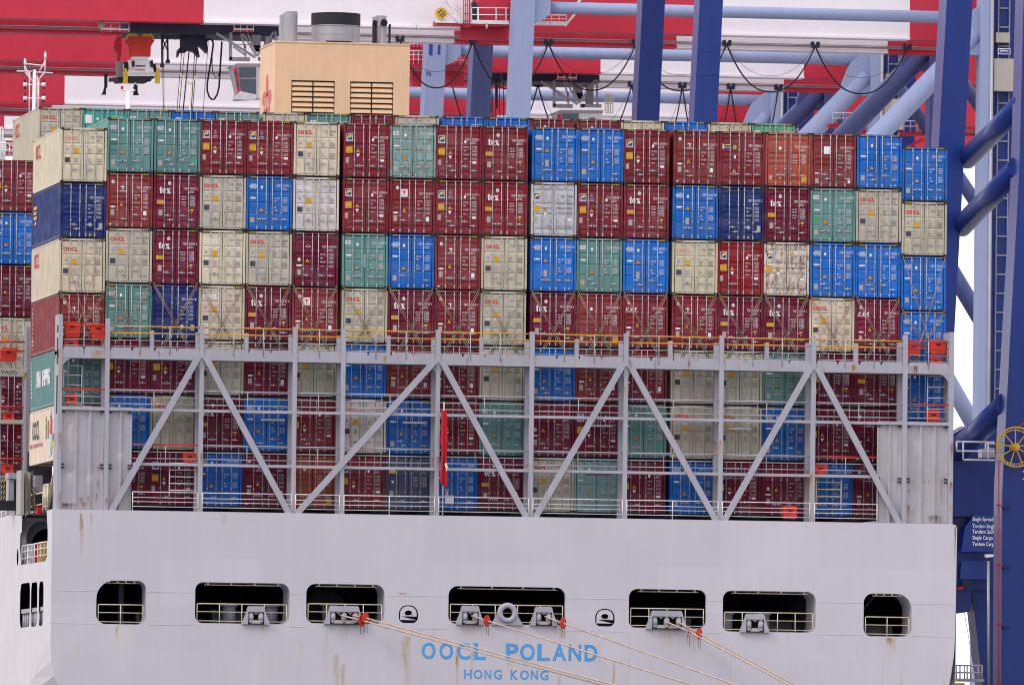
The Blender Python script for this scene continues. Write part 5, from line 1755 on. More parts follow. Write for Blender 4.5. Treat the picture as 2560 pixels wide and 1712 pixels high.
# ------------------------------------------------------------------ funnel casing
YN = 50.0
fl0, fr0 = at(689, 104, YN), at(1025, 110, YN)
XA, XB, ZF = fl0.x, fr0.x, fl0.z
DEP = at(651, 119, X=XA).y - YN
l1a, l1b = at(728.7, 200.6, YN), at(837, 200.6, YN)
l2a, l2b = at(875.5, 204.7, YN), at(983.3, 204.7, YN)
LT = l1a.z
LB = LT - 3.4
outer_f = [(XA, ZD), (XB, ZD), (XB, ZF), (XA, ZF)]
h1 = [(l1a.x, LB), (l1b.x, LB), (l1b.x, LT), (l1a.x, LT)]
h2 = [(l2a.x, LB), (l2b.x, LB), (l2b.x, LT), (l2a.x, LT)]
fc = plate_with_holes(outer_f, [h1, h2], lambda x, z: (x, YN, z))
for a, b in (((XA, YN), (XA, YN + DEP)), ((XA, YN + DEP), (XB, YN + DEP)), ((XB, YN + DEP), (XB, YN))):
    fc.quad((a[0], a[1], ZD), (a[0], a[1], ZF), (b[0], b[1], ZF), (b[0], b[1], ZD))
fc.quad((XA, YN, ZF), (XB, YN, ZF), (XB, YN + DEP, ZF), (XA, YN + DEP, ZF))
fc.box(XA - 0.04, XB + 0.04, YN - 0.04, YN + DEP + 0.04, ZF - 0.05, ZF + 0.03)
FUN = fc.build('funnel', 'tan', SHIP)
for h in (h1, h2):
    x0, x1 = h[0][0], h[1][0]
    mb = MB(SO)
    mb.quad((x0, YN + 0.7, LB), (x1, YN + 0.7, LB), (x1, YN + 0.7, LT), (x0, YN + 0.7, LT))
    mb.box(x0, x0 + 0.03, YN + 0.0, YN + 0.7, LB, LT).box(x1 - 0.03, x1, YN + 0.0, YN + 0.7, LB, LT).box(x0, x1, YN + 0.02, YN + 0.7, LT - 0.03, LT)
    mb.build('louvre_back', 'inside', FUN)
    xm = (x0 + x1) / 2
    MB(SO).box(xm - 0.03, xm + 0.03, YN + 0.02, YN + 0.1, LB, LT).build('louvre_divider', 'inside', FUN)
    n = 11
    for i in range(n):
        z = LT - 0.06 - i * 0.302
        for a, b in ((x0 + 0.04, xm - 0.04), (xm + 0.04, x1 - 0.04)):
            pr = [(0.02, z - 0.245), (0.0, z - 0.225), (0.02, z - 0.12), (0.10, z - 0.02), (0.30, z + 0.03), (0.30, z + 0.0), (0.13, z - 0.05), (0.06, z - 0.12)]
            k = len(pr)
            s = MB(SO)
            s.add([(a, YN + y, zz) for y, zz in pr] + [(b, YN + y, zz) for y, zz in pr], [(i2, (i2 + 1) % k, k + (i2 + 1) % k, k + i2) for i2 in range(k)] + [tuple(range(k))[::-1], tuple(range(k, 2 * k))])
            s.build('louvre_slat', 'tan', FUN)
# red flower emblem on the port face
ez, ey = at(670, 255, X=XA).z, YN + DEP * 0.52
p = Print(XA - 0.006, 'X', SO)
for a, r, rx, rz in ((90, 0.95, 0.55, 0.95), (18, 0.75, 0.95, 0.62), (162, 0.75, 0.95, 0.62), (-54, 0.8, 0.75, 0.7), (234, 0.8, 0.75, 0.7)):
    p.oval(-ey + 1.3 * r * math.cos(math.radians(a)), ez + r * math.sin(math.radians(a)), rx, rz * 0.72, 0, 18)
p.y -= 0.004
for i in range(7):
    a = math.radians(90 + (i - 3) * 26)
    d = Vector((1.4 * math.cos(a), math.sin(a)))
    n = Vector((-d.y, d.x)).normalized() * 0.05
    b0, b1 = Vector((-ey, ez - 0.35)), Vector((-ey, ez - 0.35)) + d * 0.85
    p.poly([(b0.x - n.x, b0.y - n.y), (b0.x + n.x, b0.y + n.y), (b1.x + n.x, b1.y + n.y), (b1.x - n.x, b1.y - n.y)], 1)
    p.oval(b1.x, b1.y, 0.12, 0.09, 1, 8)
p.build('flower_emblem', ['funred', 'tan'], FUN)


def stack_pipe(u0, u1, v0, mat, y, name='exhaust_pipe', v1=None, cap=None):
    a, b = at(u0, v0, y), at(u1, v0, y)
    r = (b.x - a.x) / 2
    cx = (a.x + b.x) / 2
    z1 = ZF - 0.1
    mb = MB(SO)
    zt = a.z
    mb.tube((cx, y, z1), (cx, y, zt if cap is None else at(u0, cap, y).z), r, 28, 0, caps=False)
    if cap is not None:
        zc = at(u0, cap, y).z
        mb.tube((cx, y, zc), (cx, y, zt), r * 1.012, 28, 1, caps=False)
        mb.ring((cx, y, zc), r * 1.012, 0.03, 28, 6, 0, 'Z')
    mb.tube((cx, y, zt - 0.4), (cx, y, zt - 0.38), r * 0.97, 28, 1)
    for zz in (0.33, 0.66):
        mb.tube((cx, y, z1 + (zt - z1) * zz), (cx, y, z1 + (zt - z1) * zz + 0.02), r * 1.008, 28, 0)
    mb.build(name, [mat, 'soot'], FUN)


stack_pipe(779.5, 900, 34, 'steel', YN + 2.2, cap=66)
stack_pipe(714, 744, 29.5, 'steel', YN + 1.6)
stack_pipe(707, 722, 32.5, 'steel', YN + 2.8)
stack_pipe(699, 712, 38, 'steel', YN + 3.4)
stack_pipe(938.5, 966.5, 40, 'steel', YN + 2.6)
stack_pipe(930.5, 943, 43, 'steel', YN + 3.6)
for u0, u1, v in ((931, 942.5, 57), (949, 967, 58), (971, 977, 64)):
    a, b = at(u0, v, YN + 0.8), at(u1, v, YN + 0.8)
    r = (b.x - a.x) / 2
    cx = (a.x + b.x) / 2
    pts = [(cx, YN + 0.8, ZF - 0.1), (cx, YN + 0.8, a.z - 1.3 * r)] + [(cx, YN + 0.8 - r * 1.4 * (1 - math.cos(math.radians(t))), a.z - 1.3 * r + r * 1.3 * math.sin(math.radians(t))) for t in (25, 50, 75, 95)]
    mb = MB(SO).path(pts, r, 16)
    e = Vector(pts[-1])
    mb.tube(e, e + Vector((0, -0.02, -0.005)), r * 0.9, 16, 1)
    mb.build('vent_pipe', ['soot' if u0 < 945 or u0 > 970 else 'steel', 'soot'], FUN)
a, b = at(818, 101, YN - 0.02), at(880, 104, YN - 0.02)
MB(SO).box(a.x, b.x, YN + 0.3, YN + 0.5, ZF + 0.0, ZF + 0.14).build('vent_hatch', 'soot', FUN)

# ------------------------------------------------------------------ masts and deck house near the port edge
def pole(mb, u0, v0, u1, v1, y, r, n=8):
    mb.tube(at(u0, v0, y), at(u1, v1, y), r, n)


ym = 62.0
b0 = at(83, 290, ym)
ms = thing('signal_mast', (b0.x, ym, b0.z - 8), 'white signal mast with lamp arms behind the cream container', 'mast')
o = ms.location
mb = MB(o)
mb.tube((b0.x, ym, b0.z - 8), at(86.5, 175, ym), 0.14, 12, r2=0.10)
mb.build('mast_pole', 'white', ms)
mb = MB(o)
for a in ((42, 178.5, 80, 179), (90, 181, 132, 183), (64, 160, 111, 165), (62.5, 162, 62.5, 178), (113, 145, 112, 181), (62.5, 168, 81, 204), (112, 155, 99, 178), (112, 181, 91, 206), (63, 181, 81, 204), (74, 180, 73, 285), (97, 200, 96, 285), (93, 190, 93, 285)):
    pole(mb, *a, ym, 0.038, 6)
mb.build('cross_arm', 'white', ms)
for u, v in ((62.5, 150), (113, 133)):
    a = at(u, v + 14, ym)
    MB(o).tube(a, a + Vector((0, 0, 0.28)), 0.075, 8).tube(a + Vector((0, 0, 0.28)), a + Vector((0, 0, 0.42)), 0.075, 8, r2=0.02).build('antenna', 'white', ms)
for v in (212, 246):
    for u in (62.5, 109):
        a = at(u, v, ym)
        mb = MB(o).tube(a + Vector((0, 0, -0.12)), a + Vector((0, 0, 0.12)), 0.11, 8).tube(a + Vector((0, 0, 0.12)), a + Vector((0, 0, 0.28)), 0.06, 8, 1).tube(a + Vector((0, 0, -0.25)), a + Vector((0, 0, -0.12)), 0.07, 8, 1)
        mb.tube(a, at(84, v + 0.5, ym), 0.04, 6)
        mb.build('signal_lamp', ['white', 'soot'], ms)

ym = 58.0
a = at(320, 280, ym)
m2 = thing('lamp_post', (a.x, ym, a.z - 6), 'short white post with two small lamps under the hanging spreader', 'lamp post')
o = m2.location
MB(o).tube((a.x, ym, a.z - 6), at(320, 228, ym), 0.13, 10).tube(at(304, 224, ym), at(320, 230, ym), 0.05, 6).tube(at(320, 230, ym), at(338, 226, ym), 0.05, 6).tube(at(314, 275, ym), at(318, 260, ym), 0.04, 6).tube(at(327, 275, ym), at(323, 260, ym), 0.04, 6).build('post', 'white', m2)
for u, v, h, mt in ((305, 223, 0.16, 'flagred'), (337.5, 222, 0.26, 'soot')):
    a = at(u, v, ym)
    MB(o).tube(a, a + Vector((0, 0, h)), 0.075, 8).tube(a + Vector((0, 0, h)), a + Vector((0, 0, h + 0.07)), 0.05, 8, 1).build('lamp', [mt, 'white'], m2)
a = at(475, 280, ym)
MB(a).tube(a - Vector((0, 0, 5)), at(476, 212, ym), 0.06, 8).tube(at(476, 212, ym), at(449, 184, ym), 0.03, 6).tube(at(476, 212, ym), at(492, 190, ym), 0.03, 6).build('radio_aerial', 'cream', label='thin pale forked aerial standing behind the container tops', cat='aerial')
# deck house at the edge of the picture
yh = 47.0
a, b = at(-8, 397, yh), at(43.5, 352, yh)
dh = thing('deck_house', ((a.x + b.x) / 2, yh, a.z), 'white deck house with rails at the edge of the picture', 'deck house')
o = dh.location
MB(o).box(a.x, at(14, 380, yh).x, yh, yh + 3, a.z - 6, at(0, 347, yh).z).build('house_wall', 'white', dh)
MB(o).tube((at(-10, 352, yh).x, yh + 0.4, at(0, 352, yh).z), (at(36, 352, yh).x, yh + 0.4, at(36, 352, yh).z), 0.16, 10).build('roof_edge', 'white', dh)
c0, c1 = at(14, 390, yh), at(36, 354, yh)
MB(o).box(c0.x, c1.x, yh + 0.2, yh + 0.3, c0.z, c1.z).build('notice_panel', 'white', dh)
mb = MB(o)
for u0, v0, u1, v1 in ((14, 354, 14, 390), (36, 354, 36, 390), (14, 354, 36, 354), (14, 382, 36, 382), (16, 362, 34, 372)):
    pole(mb, u0, v0, u1, v1, yh + 0.1, 0.05, 6)
mb.build('panel_frame', 'bred', dh)
rail(at(-4, 391, yh - 0.3), at(42, 393, yh - 0.3), 6, 0.75, (0.5, 1.0), 0.03, 'white', parent=dh)
mb = MB(o)
mb.path([at(1, 350, yh), at(1, 325, yh), at(2, 319, yh), at(5, 318, yh), at(7, 322, yh), at(7, 350, yh)], 0.05, 6)
mb.build('goose_pipe', 'white', dh)

# ------------------------------------------------------------------ quay cranes
def leg_box(o, parent, pts, w, dep, y, mat, name='leg'):
    """box leg whose front left edge runs through the (x, z) points"""
    mb = MB(o)
    vs = []
    for x, z in pts:
        vs += [(x, y, z), (x + w, y, z), (x + w, y + dep, z), (x, y + dep, z)]
    fs = []
    for i in range(len(pts) - 1):
        k = 4 * i
        for j in range(4):
            fs.append((k + j, k + 4 + j, k + 4 + (j + 1) % 4, k + (j + 1) % 4)[::-1])
    fs += [(0, 3, 2, 1), (len(vs) - 4, len(vs) - 3, len(vs) - 2, len(vs) - 1)]
    mb.add(vs, fs)
    return mb.build(name, mat, parent)


YC = 190.0
pA, pB = at(1288, 10, YC), at(1275.6, 290, YC)
kx = (pA.x - pB.x) / (pA.z - pB.z)
LEGX = lambda z: pB.x + kx * (z - pB.z)
YD = at(1068, 110, X=LEGX(at(1068, 110, 231).z)).y
STEP = YD - YC
ZPIPE = {}
XLS = at(2451, 200, YC).x
SP = 18.0
XB_ = [at(509, 50, YC + 5).x, at(1180, 66, YC + 5).x, at(1741, 76, YC + 5).x, at(2274, 84, YC + 5).x]
CR = []
ZB0 = {0: at(640, 56.5, YC + 5).z, 1: at(640, 160.5, YD + 5).z, 2: at(640, 267, YC + 2 * STEP + 5).z, 3: at(20, 320, YC + 3 * STEP + 5).z}
ZP0 = {0: at(1400, 20.5, YC + 1).z, 1: at(1400, 132.5, YD + 1).z, 2: at(1450, 241, YC + 2 * STEP + 1).z}
ZP0[3] = ZP0[2] + (ZP0[2] - ZP0[1])
names = ['nearest', 'second', 'third', 'farthest']


def boom_part(o, root, y, dep, x0, x1, zb, zt, mat):
    mb = MB(o)
    mb.box(x0, x1, y, y + dep, zb, zt)
    mb.box(x0, x1, y - 0.25, y + dep + 0.25, zb - 0.14, zb)
    mb.build('boom_section', mat, root)


for k in range(4):
    y = YC + k * STEP
    root = thing('quay_crane', (LEGX(5), y, 4.5), 'pale blue quay crane with red and white boom, %s of the four booms' % names[k], 'crane', 'pale blue quay cranes with red and white booms')
    o = root.location
    zpipe = ZP0[k]
    for yy, mt in ((y, 'pale'), (y + SP, 'pale_shade')):
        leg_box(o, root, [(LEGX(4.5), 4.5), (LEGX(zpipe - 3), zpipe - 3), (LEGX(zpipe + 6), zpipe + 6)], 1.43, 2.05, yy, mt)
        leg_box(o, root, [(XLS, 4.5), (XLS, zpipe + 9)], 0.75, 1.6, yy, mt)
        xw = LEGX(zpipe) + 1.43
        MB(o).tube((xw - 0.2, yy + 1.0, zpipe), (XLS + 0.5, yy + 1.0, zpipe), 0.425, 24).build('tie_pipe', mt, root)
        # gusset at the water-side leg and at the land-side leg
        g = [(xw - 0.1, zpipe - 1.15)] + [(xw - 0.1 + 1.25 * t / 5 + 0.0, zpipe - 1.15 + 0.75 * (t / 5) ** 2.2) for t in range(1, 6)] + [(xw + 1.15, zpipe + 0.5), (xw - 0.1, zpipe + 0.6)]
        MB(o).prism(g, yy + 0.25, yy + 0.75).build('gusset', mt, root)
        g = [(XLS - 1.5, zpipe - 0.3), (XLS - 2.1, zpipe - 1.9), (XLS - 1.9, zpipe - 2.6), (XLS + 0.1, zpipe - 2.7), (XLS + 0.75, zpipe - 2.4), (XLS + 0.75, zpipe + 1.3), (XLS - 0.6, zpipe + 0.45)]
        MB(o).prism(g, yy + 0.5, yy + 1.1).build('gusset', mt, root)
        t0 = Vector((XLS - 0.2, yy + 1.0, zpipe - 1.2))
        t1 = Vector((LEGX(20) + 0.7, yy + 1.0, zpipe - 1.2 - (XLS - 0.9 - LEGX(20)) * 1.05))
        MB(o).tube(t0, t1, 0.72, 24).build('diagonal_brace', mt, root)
    for xx in (LEGX(zpipe) + 0.2, XLS):
        MB(o).box(xx, xx + 1.2, y + 2.05, y + SP, 7.0, 9.5).build('portal_beam', 'pale', root)
    zb = ZB0[k]
    bands = [(-16, XB_[0], 'bred'), (XB_[0], XB_[1], 'bwhite'), (XB_[1], XB_[2], 'bred'), (XB_[2], XB_[3], 'bwhite'), (XB_[3], XB_[3] + 40, 'bred')]
    for x0, x1, mt in bands:
        boom_part(o, root, y + 5, 1.3, x0, x1, zb, zb + 5.2, mt)
        boom_part(o, root, y + 13, 1.3, x0, x1, zb - 0.42, zb + 4.6, mt)
    mb = MB(o)
    for dz in (-0.1, 0.35):
        mb.tube((-16, y + 12.6, zb + dz), (XB_[3] + 30, y + 12.6, zb + dz), 0.035, 5)
    mb.box(-16, XB_[3] + 30, y + 12.65, y + 12.85, zb - 0.28, zb - 0.16)
    mb.build('cable_tray', 'cabgrey', root)
    # access lift and ladder on the land-side leg
    mb = MB(o)
    lx = XLS + 0.9
    mb.tube((lx - 0.1, y - 0.05, 4.5), (lx - 0.1, y - 0.05, zpipe + 8), 0.12, 10)
    mb.build('cable_pipe', 'steel', root)
    leg_box(o, root, [(XLS + 1.2, 4.5), (XLS + 1.2, zpipe + 9)], 2.4, 0.6, y + 1.2, 'navy', 'lift_shaft')
    mb = MB(o)
    for x in (XLS + 1.45, XLS + 2.25):
        mb.tube((x, y + 0.9, 4.5), (x, y + 0.9, zpipe + 8), 0.05, 6)
    z = 6.0
    while z < zpipe + 8:
        mb.box(XLS + 1.45, XLS + 2.25, y + 0.85, y + 0.95, z, z + 0.1)
        z += 1.35
    mb.build('ladder', 'greyd', root)
    ztop = zpipe - 2.9
    MB(o).box(XLS + 1.0, XLS + 2.5, y + 0.1, y + 1.1, ztop - 2.3, ztop).build('lift_cabin', 'beige', root)
    MB(o).box(XLS + 1.15, XLS + 2.15, y + 0.2, y + 1.0, ztop + 1.15, ztop + 1.85).build('lift_winch', 'beige', root)
    sg = MB(o).box(XLS + 1.25, XLS + 2.15, y + 0.0, y + 0.05, ztop + 0.3, ztop + 0.72).build('maker_sign', 'pwhite', root)
    p = Print(y - 0.004, origin=o)
    p.rect(XLS + 1.29, XLS + 2.11, ztop + 0.34, ztop + 0.68, 0)
    p.y -= 0.003
    p.text('ZPMC', XLS + 1.38, XLS + 2.02, ztop + 0.47, ztop + 0.61, 1, 0.02, 2)
    p.build('sign_face', ['pblue', 'pwhite'], root)
    CR.append(root)

# lettering painted on the second crane's leg
o = CR[1].location
p = Print(YD - 0.006, origin=o)
q = lambda u, v: (at(u, v, YD).x, at(u, v, YD).z)
for u0, u1, v0, v1 in ((1071.5, 1081.5, 110.5, 141), (1093.5, 1101, 112, 139)):
    a, b = q(u0, v1), q(u1, v0)
    p.poly([(a[0], a[1] + 0.1), (b[0], a[1]), (b[0] + 0.02, b[1] - 0.05), (b[0] - 0.1, b[1]), (a[0] + 0.03, b[1] - 0.02)])
a, b = q(1066, 192), q(1077, 177.5)
p.text('N', a[0], b[0], a[1], b[1], 0, 0.03)
p.build('leg_lettering', 'pblue', CR[1])

# festoon cables
def festoon(root, y, hangs, sag, r, mat='cable', thin=True):
    o = root.location
    for (u0, v0), (u1, v1) in zip(hangs, hangs[1:]):
        a, b = at(u0, v0, y), at(u1, v1, y)
        pts = []
        for i in range(25):
            t = i / 24
            w = 1 - abs(2 * t - 1) ** 2.3
            pts.append(a.lerp(b, t) - Vector((0, 0, sag * w)))
        MB(o).path(pts, r, 6).build('festoon_cable', mat, root)
        if thin:
            pts = [p + Vector((0, 0.2, sag * 0.35 * (1 - abs(2 * i / 24 - 1) ** 2.3))) for i, p in enumerate(pts)]
            MB(o).path(pts, r * 0.28, 5).build('guy_wire', mat, root)
    for u, v in hangs:
        a = at(u, v, y)
        mb = MB(o)
        mb.box(a.x - 0.3, a.x + 0.3, y - 0.15, y + 0.15, a.z - 0.12, a.z + 0.1)
        for dx in (-0.2, 0.2):
            mb.tube((a.x + dx, y - 0.2, a.z + 0.2), (a.x + dx, y + 0.2, a.z + 0.2), 0.13, 10)
        mb.build('cable_carrier', 'trol', root)


festoon(CR[0], YC + 12.0, [(1000, 101), (1182, 105), (1371, 109), (1590, 110), (1817, 112), (2038, 116), (2268, 121)], 3.35, 0.055)
festoon(CR[1], YD + 12.0, [(1128, 205), (1345, 214), (1580, 214), (1706, 217), (1827, 220), (1946, 222)], 5.6, 0.05)


def trolley(root, y, ru, rv, sc, xa, xb, first):
    """trolley frame and operator cab; pixel offsets from (ru, rv) times sc"""
    o = root.location
    A = lambda du, dv, yy=None: at(ru + du * sc, rv + dv * sc, y if yy is None else yy)

    def bx(name, u0, u1, v0, v1, yy, dep, mat):
        a, b = A(u0, v1, yy), A(u1, v0, yy)
        return MB(o).box(a.x, b.x, yy, yy + dep, a.z, b.z).build(name, mat, root)
    mb = MB(o)
    bx('trolley_bed', xa, xb, -24, -1, y + 1.0, 6.0, 'trol')
    for u0, u1, v0, v1 in ((1, 8, -1, 64), (72, 80, 58, 66), (1, 50, 58, 66), (70, 122, 58, 65)):
        a, b = A(u0, v1), A(u1, v0)
        mb.box(a.x, b.x, y, y + 0.35, a.z, b.z)
    for u0, v0, u1, v1, w in ((-30, 1, 62, 58, 0.16), (-15, 10, 8, 24, 0.1), (10, 32, 38, 52, 0.12), (28, 2, 38, 36, 0.12), (38, 30, 39, 60, 0.12), (33, 2, 64, 54, 0.12), (44, 2, 66, 55, 0.10), (106, -2, 66, 55, 0.14), (110, -3, 112, 66, 0.14), (9, 28, 48, 28, 0.06)):
        mb.bar(A(u0, v0), A(u1, v1), w, w)
    mb.build('cab_frame', 'cabgrey', root)
    bx('motor_box', 54, 75, 5, 29, y + 0.8, 0.8, 'cabgrey')
    bx('motor_box', 86, 102, 8, 58, y + 0.6, 0.8, 'cabgrey')
    mb = MB(o)
    for i in range(6):
        mb.tube(A(58 + i * 3, 29, y + 0.9), A(60 + i * 3, 45, y + 0.9), 0.05, 5)
    mb.build('hose', 'cable', root)
    # cab
    yc = y - 0.2
    roof = [A(0, 80, yc), A(20, 72, yc), A(126, 74, yc), A(126, 80, yc)]
    MB(o).prism([(p.x, p.z) for p in (A(1, 80, yc), A(126, 80, yc), A(126, 73, yc), A(20, 72, yc))], yc, yc + 2.2).build('cab_roof', 'cabgrey', root)  # white roof made grey, its shading put into the colour
    body = [A(8, 80, yc), A(124, 80, yc), A(124, 152, yc), A(18, 158, yc), A(22, 140, yc)]
    MB(o).prism([(p.x, p.z) for p in body][::-1], yc + 0.05, yc + 2.1).build('cab_body', 'cabwhite', root)
    for q4, mt in (([A(22, 82), A(63, 82), A(63, 106), A(23.5, 106)], 'glass'), ([A(24, 109), A(63, 109), A(63, 146), A(28, 143)], 'glass'), ([A(9, 84), A(19, 81), A(26, 140), A(20, 150)], 'bred'), ([A(91, 92), A(105, 92), A(105, 112), A(91, 112)], 'glass'), ([A(11, 92), A(17, 90), A(19.5, 104), A(13, 106)], 'glass'), ([A(14.5, 112), A(20, 110), A(23, 128), A(18, 130)], 'glass')):
        MB(o).prism([(p.x, p.z) for p in q4][::-1], yc - 0.02 - (0.02 if mt == 'glass' else 0), yc + 0.04).build('cab_window' if mt == 'glass' else 'cab_panel', mt, root)
    MB(o).prism([(p.x, p.z) for p in (A(8, 158), A(24, 139), A(62, 147), A(62, 157), A(50, 160))][::-1], yc - 0.3, yc + 0.3).build('foot_guard', 'cabwhite', root)
    mb = MB(o)
    for u in (131, 136, 140, 144, 150):
        mb.tube(A(u, 34), A(u, 78), 0.035, 5)
    for v in (34, 56, 80):
        mb.tube(A(131, v), A(151, v), 0.045, 5)
    mb.build('ladder_cage', 'cream', root)
    # walkway along the bed
    for u0, u1 in ((9, 55), (-305, -240) if first else (9, 54)):
        if not first and u0 == 9 and u1 == 54:
            continue
        mb = MB(o)
        a, b = A(u0, -3), A(u1, -6)
        mb.box(a.x, b.x, y - 0.6, y + 0.4, a.z, a.z + 0.12, 1)
        mb.box(a.x, b.x, y - 0.62, y - 0.58, a.z + 0.1, a.z + 0.2)
        n = 3
        for i in range(n + 1):
            x = a.x + (b.x - a.x) * i / n
            mb.tube((x, y - 0.6, a.z), (x, y - 0.6, a.z + 0.62), 0.035, 5)
        mb.tube((a.x, y - 0.6, a.z + 0.62), (b.x, y - 0.6, a.z + 0.62), 0.03, 5)
        mb.build('trolley_walkway', ['bwhite', 'bred'], root)


trolley(CR[0], YC + 6.5, 572.7, 83, 1.054, -238, 118, True)
trolley(CR[1], YD + 6.5, 1382, 203, 1.0, -125, 117, False)
o = CR[0].location
yq = YC + 5.9
a, b = at(245, 72, yq), at(262, 54, yq)
MB(o).box(a.x, b.x, yq, yq + 0.2, a.z, b.z).build('drive_cabinet', 'beige', CR[0])
p = Print(yq - 0.006, origin=o)
a, b = at(251, 61.5, yq), at(262.5, 57.5, yq)
p.text('ABB', a.x, b.x, a.z, b.z, 0, 0.03)
p.build('cabinet_lettering', 'pred', CR[0])
a, b = at(257, 90, yq), at(305, 80, yq)
MB(o).box(a.x, b.x, yq, yq + 0.3, a.z, a.z + 0.12).tube((a.x, yq - 0.02, a.z), (a.x, yq - 0.02, b.z), 0.09, 8).build('buffer_beam', 'bred', CR[0])
# hoist guides, bunched cables and hoist ropes below the trolley
Z = lambda x, y_: (440 + x / 6.03, 40 + y_ / 6.03)
yy = YC + 9.0
bund = [(90, 200), (430, 200), (470, 380), (480, 560), (440, 520), (400, 480), (360, 450), (320, 440), (335, 500), (360, 620), (320, 580), (290, 545), (200, 510), (150, 550), (60, 550), (35, 620), (40, 520), (90, 460)]
pts = [at(*Z(*p), yy) for p in bund]
MB(o).prism([(p.x, p.z) for p in pts][::-1], yy, yy + 1.2).build('cable_curtain', 'trol', CR[0])
mb = MB(o)
for u, v0, v1 in ((404.5, 84, 160), (418.5, 84, 150)):
    mb.bar(at(u, v0, yy), at(u + 1, v1, yy), 0.13, 0.13)
    e = at(u + 1, v1, yy)
    mb.box(e.x - 0.14, e.x + 0.14, yy - 0.15, yy + 0.15, e.z - 0.25, e.z)
mb.bar(at(405, 96, yy), at(419, 128, yy), 0.08, 0.08)
mb.bar(at(419, 96, yy), at(405, 128, yy), 0.08, 0.08)
mb.build('hoist_guide', 'trol', CR[0])
for i in range(9):
    u = 405 + i * 6.2
    a, b = at(u, 84, yy), at(u + 6.2, 84, yy)
    MB(o).path([a, a - Vector((0.03, 0, 0.22)), a.lerp(b, 0.5) - Vector((0, 0, 0.34 + 0.06 * (i % 3))), b - Vector((-0.03, 0, 0.22)), b], 0.035, 5).build('festoon_cable', 'cable', CR[0])
for i, (x0, y0, x1, y1, r) in enumerate(((200, 500, 100, 1500, 0.045), (90, 500, 8, 1500, 0.025), (130, 500, 40, 1500, 0.025), (285, 500, 225, 1500, 0.03), (320, 500, 242, 1500, 0.03), (490, 340, 405, 1500, 0.022), (-215, 60, -190, 1500, 0.022), (-185, 60, -180, 1500, 0.022))):
    a, b = at(*Z(x0, y0), yy), at(*Z(x1, y1), yy)
    MB(o).tube(a, b, r, 5).build('hoist_rope', 'cable', CR[0])
# loop of heavy cable under the frame
lp = [(500, 340), (470, 370), (465, 400)]
loop = [(450, 400), (480, 360), (520, 355), (555, 380), (562, 430), (545, 560), (520, 720), (490, 900), (470, 1030), (470, 1130), (500, 1220), (540, 1262), (575, 1258), (620, 1190), (648, 1080), (660, 900), (672, 700), (685, 500), (692, 390)]
MB(o).path([at(*Z(*p), yy) for p in loop], 0.065, 8).build('festoon_cable', 'cable', CR[0])
loop = [(552, 440), (545, 600), (545, 780), (560, 870), (600, 930), (640, 900), (658, 830)]
MB(o).path([at(*Z(*p), yy) for p in loop], 0.035, 6).build('festoon_cable', 'cable', CR[0])
# cable drape below the second trolley
o1 = CR[1].location
yy1 = YD + 9.0
for u, v0, v1 in ((1226, 200, 283), (1242, 200, 272)):
    MB(o1).bar(at(u, v0, yy1), at(u, v1, yy1), 0.14, 0.14).build('hoist_guide', 'trol', CR[1])
for u in (1216, 1230, 1238, 1248, 1258):
    MB(o1).tube(at(u, 190, yy1), at(u + 2, 320, yy1), 0.028, 5).build('hoist_rope', 'cable', CR[1])
a, b = at(1211, 206, yy1), at(1262, 177, yy1)
MB(o1).box(a.x, b.x, yy1, yy1 + 1, a.z, b.z).build('trolley_bed', 'trol', CR[1])

# ------------------------------------------------------------------ spreader under the nearest trolley
ys = YC + 8.0
ZZ = lambda x, y_, yy2=ys: at(230 + x / 7.84, 40 + y_ / 7.84, yy2)
base = ZZ(930, 1300)
SPR = thing('spreader', (base.x, ys, base.z), 'red and white crane spreader with yellow corner flippers hanging above the containers', 'spreader')
o = SPR.location


def spp(name, pts, y0, y1, mat):
    q5 = [ZZ(*p, ys) for p in pts]
    MB(o).prism([(p.x, p.z) for p in q5][::-1], y0, y1).build(name, mat, SPR)


for x in (790, 1085):
    c = ZZ(x, 440)
    MB(o).tube((c.x, ys - 0.1, c.z), (c.x, ys + 0.1, c.z), 0.42, 22).build('sheave', 'gold', SPR)
    mb = MB(o)
    for i in range(5):
        a = math.radians(72 * i + 20)
        cc = Vector((c.x + 0.27 * math.cos(a), ys - 0.108, c.z + 0.27 * math.sin(a)))
        mb.tube(cc, cc + Vector((0, 0.01, 0)), 0.05, 8)
    mb.build('sheave_hole', 'soot', SPR)
spp('head_block', [(660, 485), (745, 412), (1130, 412), (1222, 492), (1150, 600), (1142, 800), (745, 800), (735, 600)], ys - 0.15, ys + 0.5, 'redbox')
spp('head_block', [(480, 590), (540, 400), (640, 350), (645, 690), (600, 860), (560, 860), (555, 700)], ys + 1.8, ys + 2.6, 'bred')
spp('neck', [(780, 800), (1105, 800), (1105, 862), (780, 862)], ys - 0.05, ys + 0.6, 'bwhite')
spp('spreader_frame', [(705, 872), (1190, 862), (1195, 930), (1150, 900), (1080, 910), (1080, 1000), (850, 1000), (850, 960), (830, 905), (775, 885), (730, 920), (715, 1000), (720, 1060), (690, 1120), (690, 1185), (1215, 1185), (1215, 1110), (1165, 1050), (1150, 1000), (1190, 930)][:4] + [(1215, 1110), (1215, 1185), (690, 1185), (690, 1120), (725, 1040)], ys - 0.1, ys + 0.4, 'white')
spp('frame_slot', [(850, 975), (1040, 975), (1040, 1000), (850, 1000)], ys - 0.13, ys - 0.05, 'soot')
for x in (770, 1130):
    spp('guide_roller', [(x, 890), (x + 55, 880), (x + 60, 960), (x + 45, 1010), (x + 15, 1010)], ys - 0.25, ys + 0.1, 'soot')
spp('guide_roller', [(640, 900), (720, 905), (725, 1060), (690, 1080), (640, 1040)], ys + 0.1, ys + 0.5, 'soot')
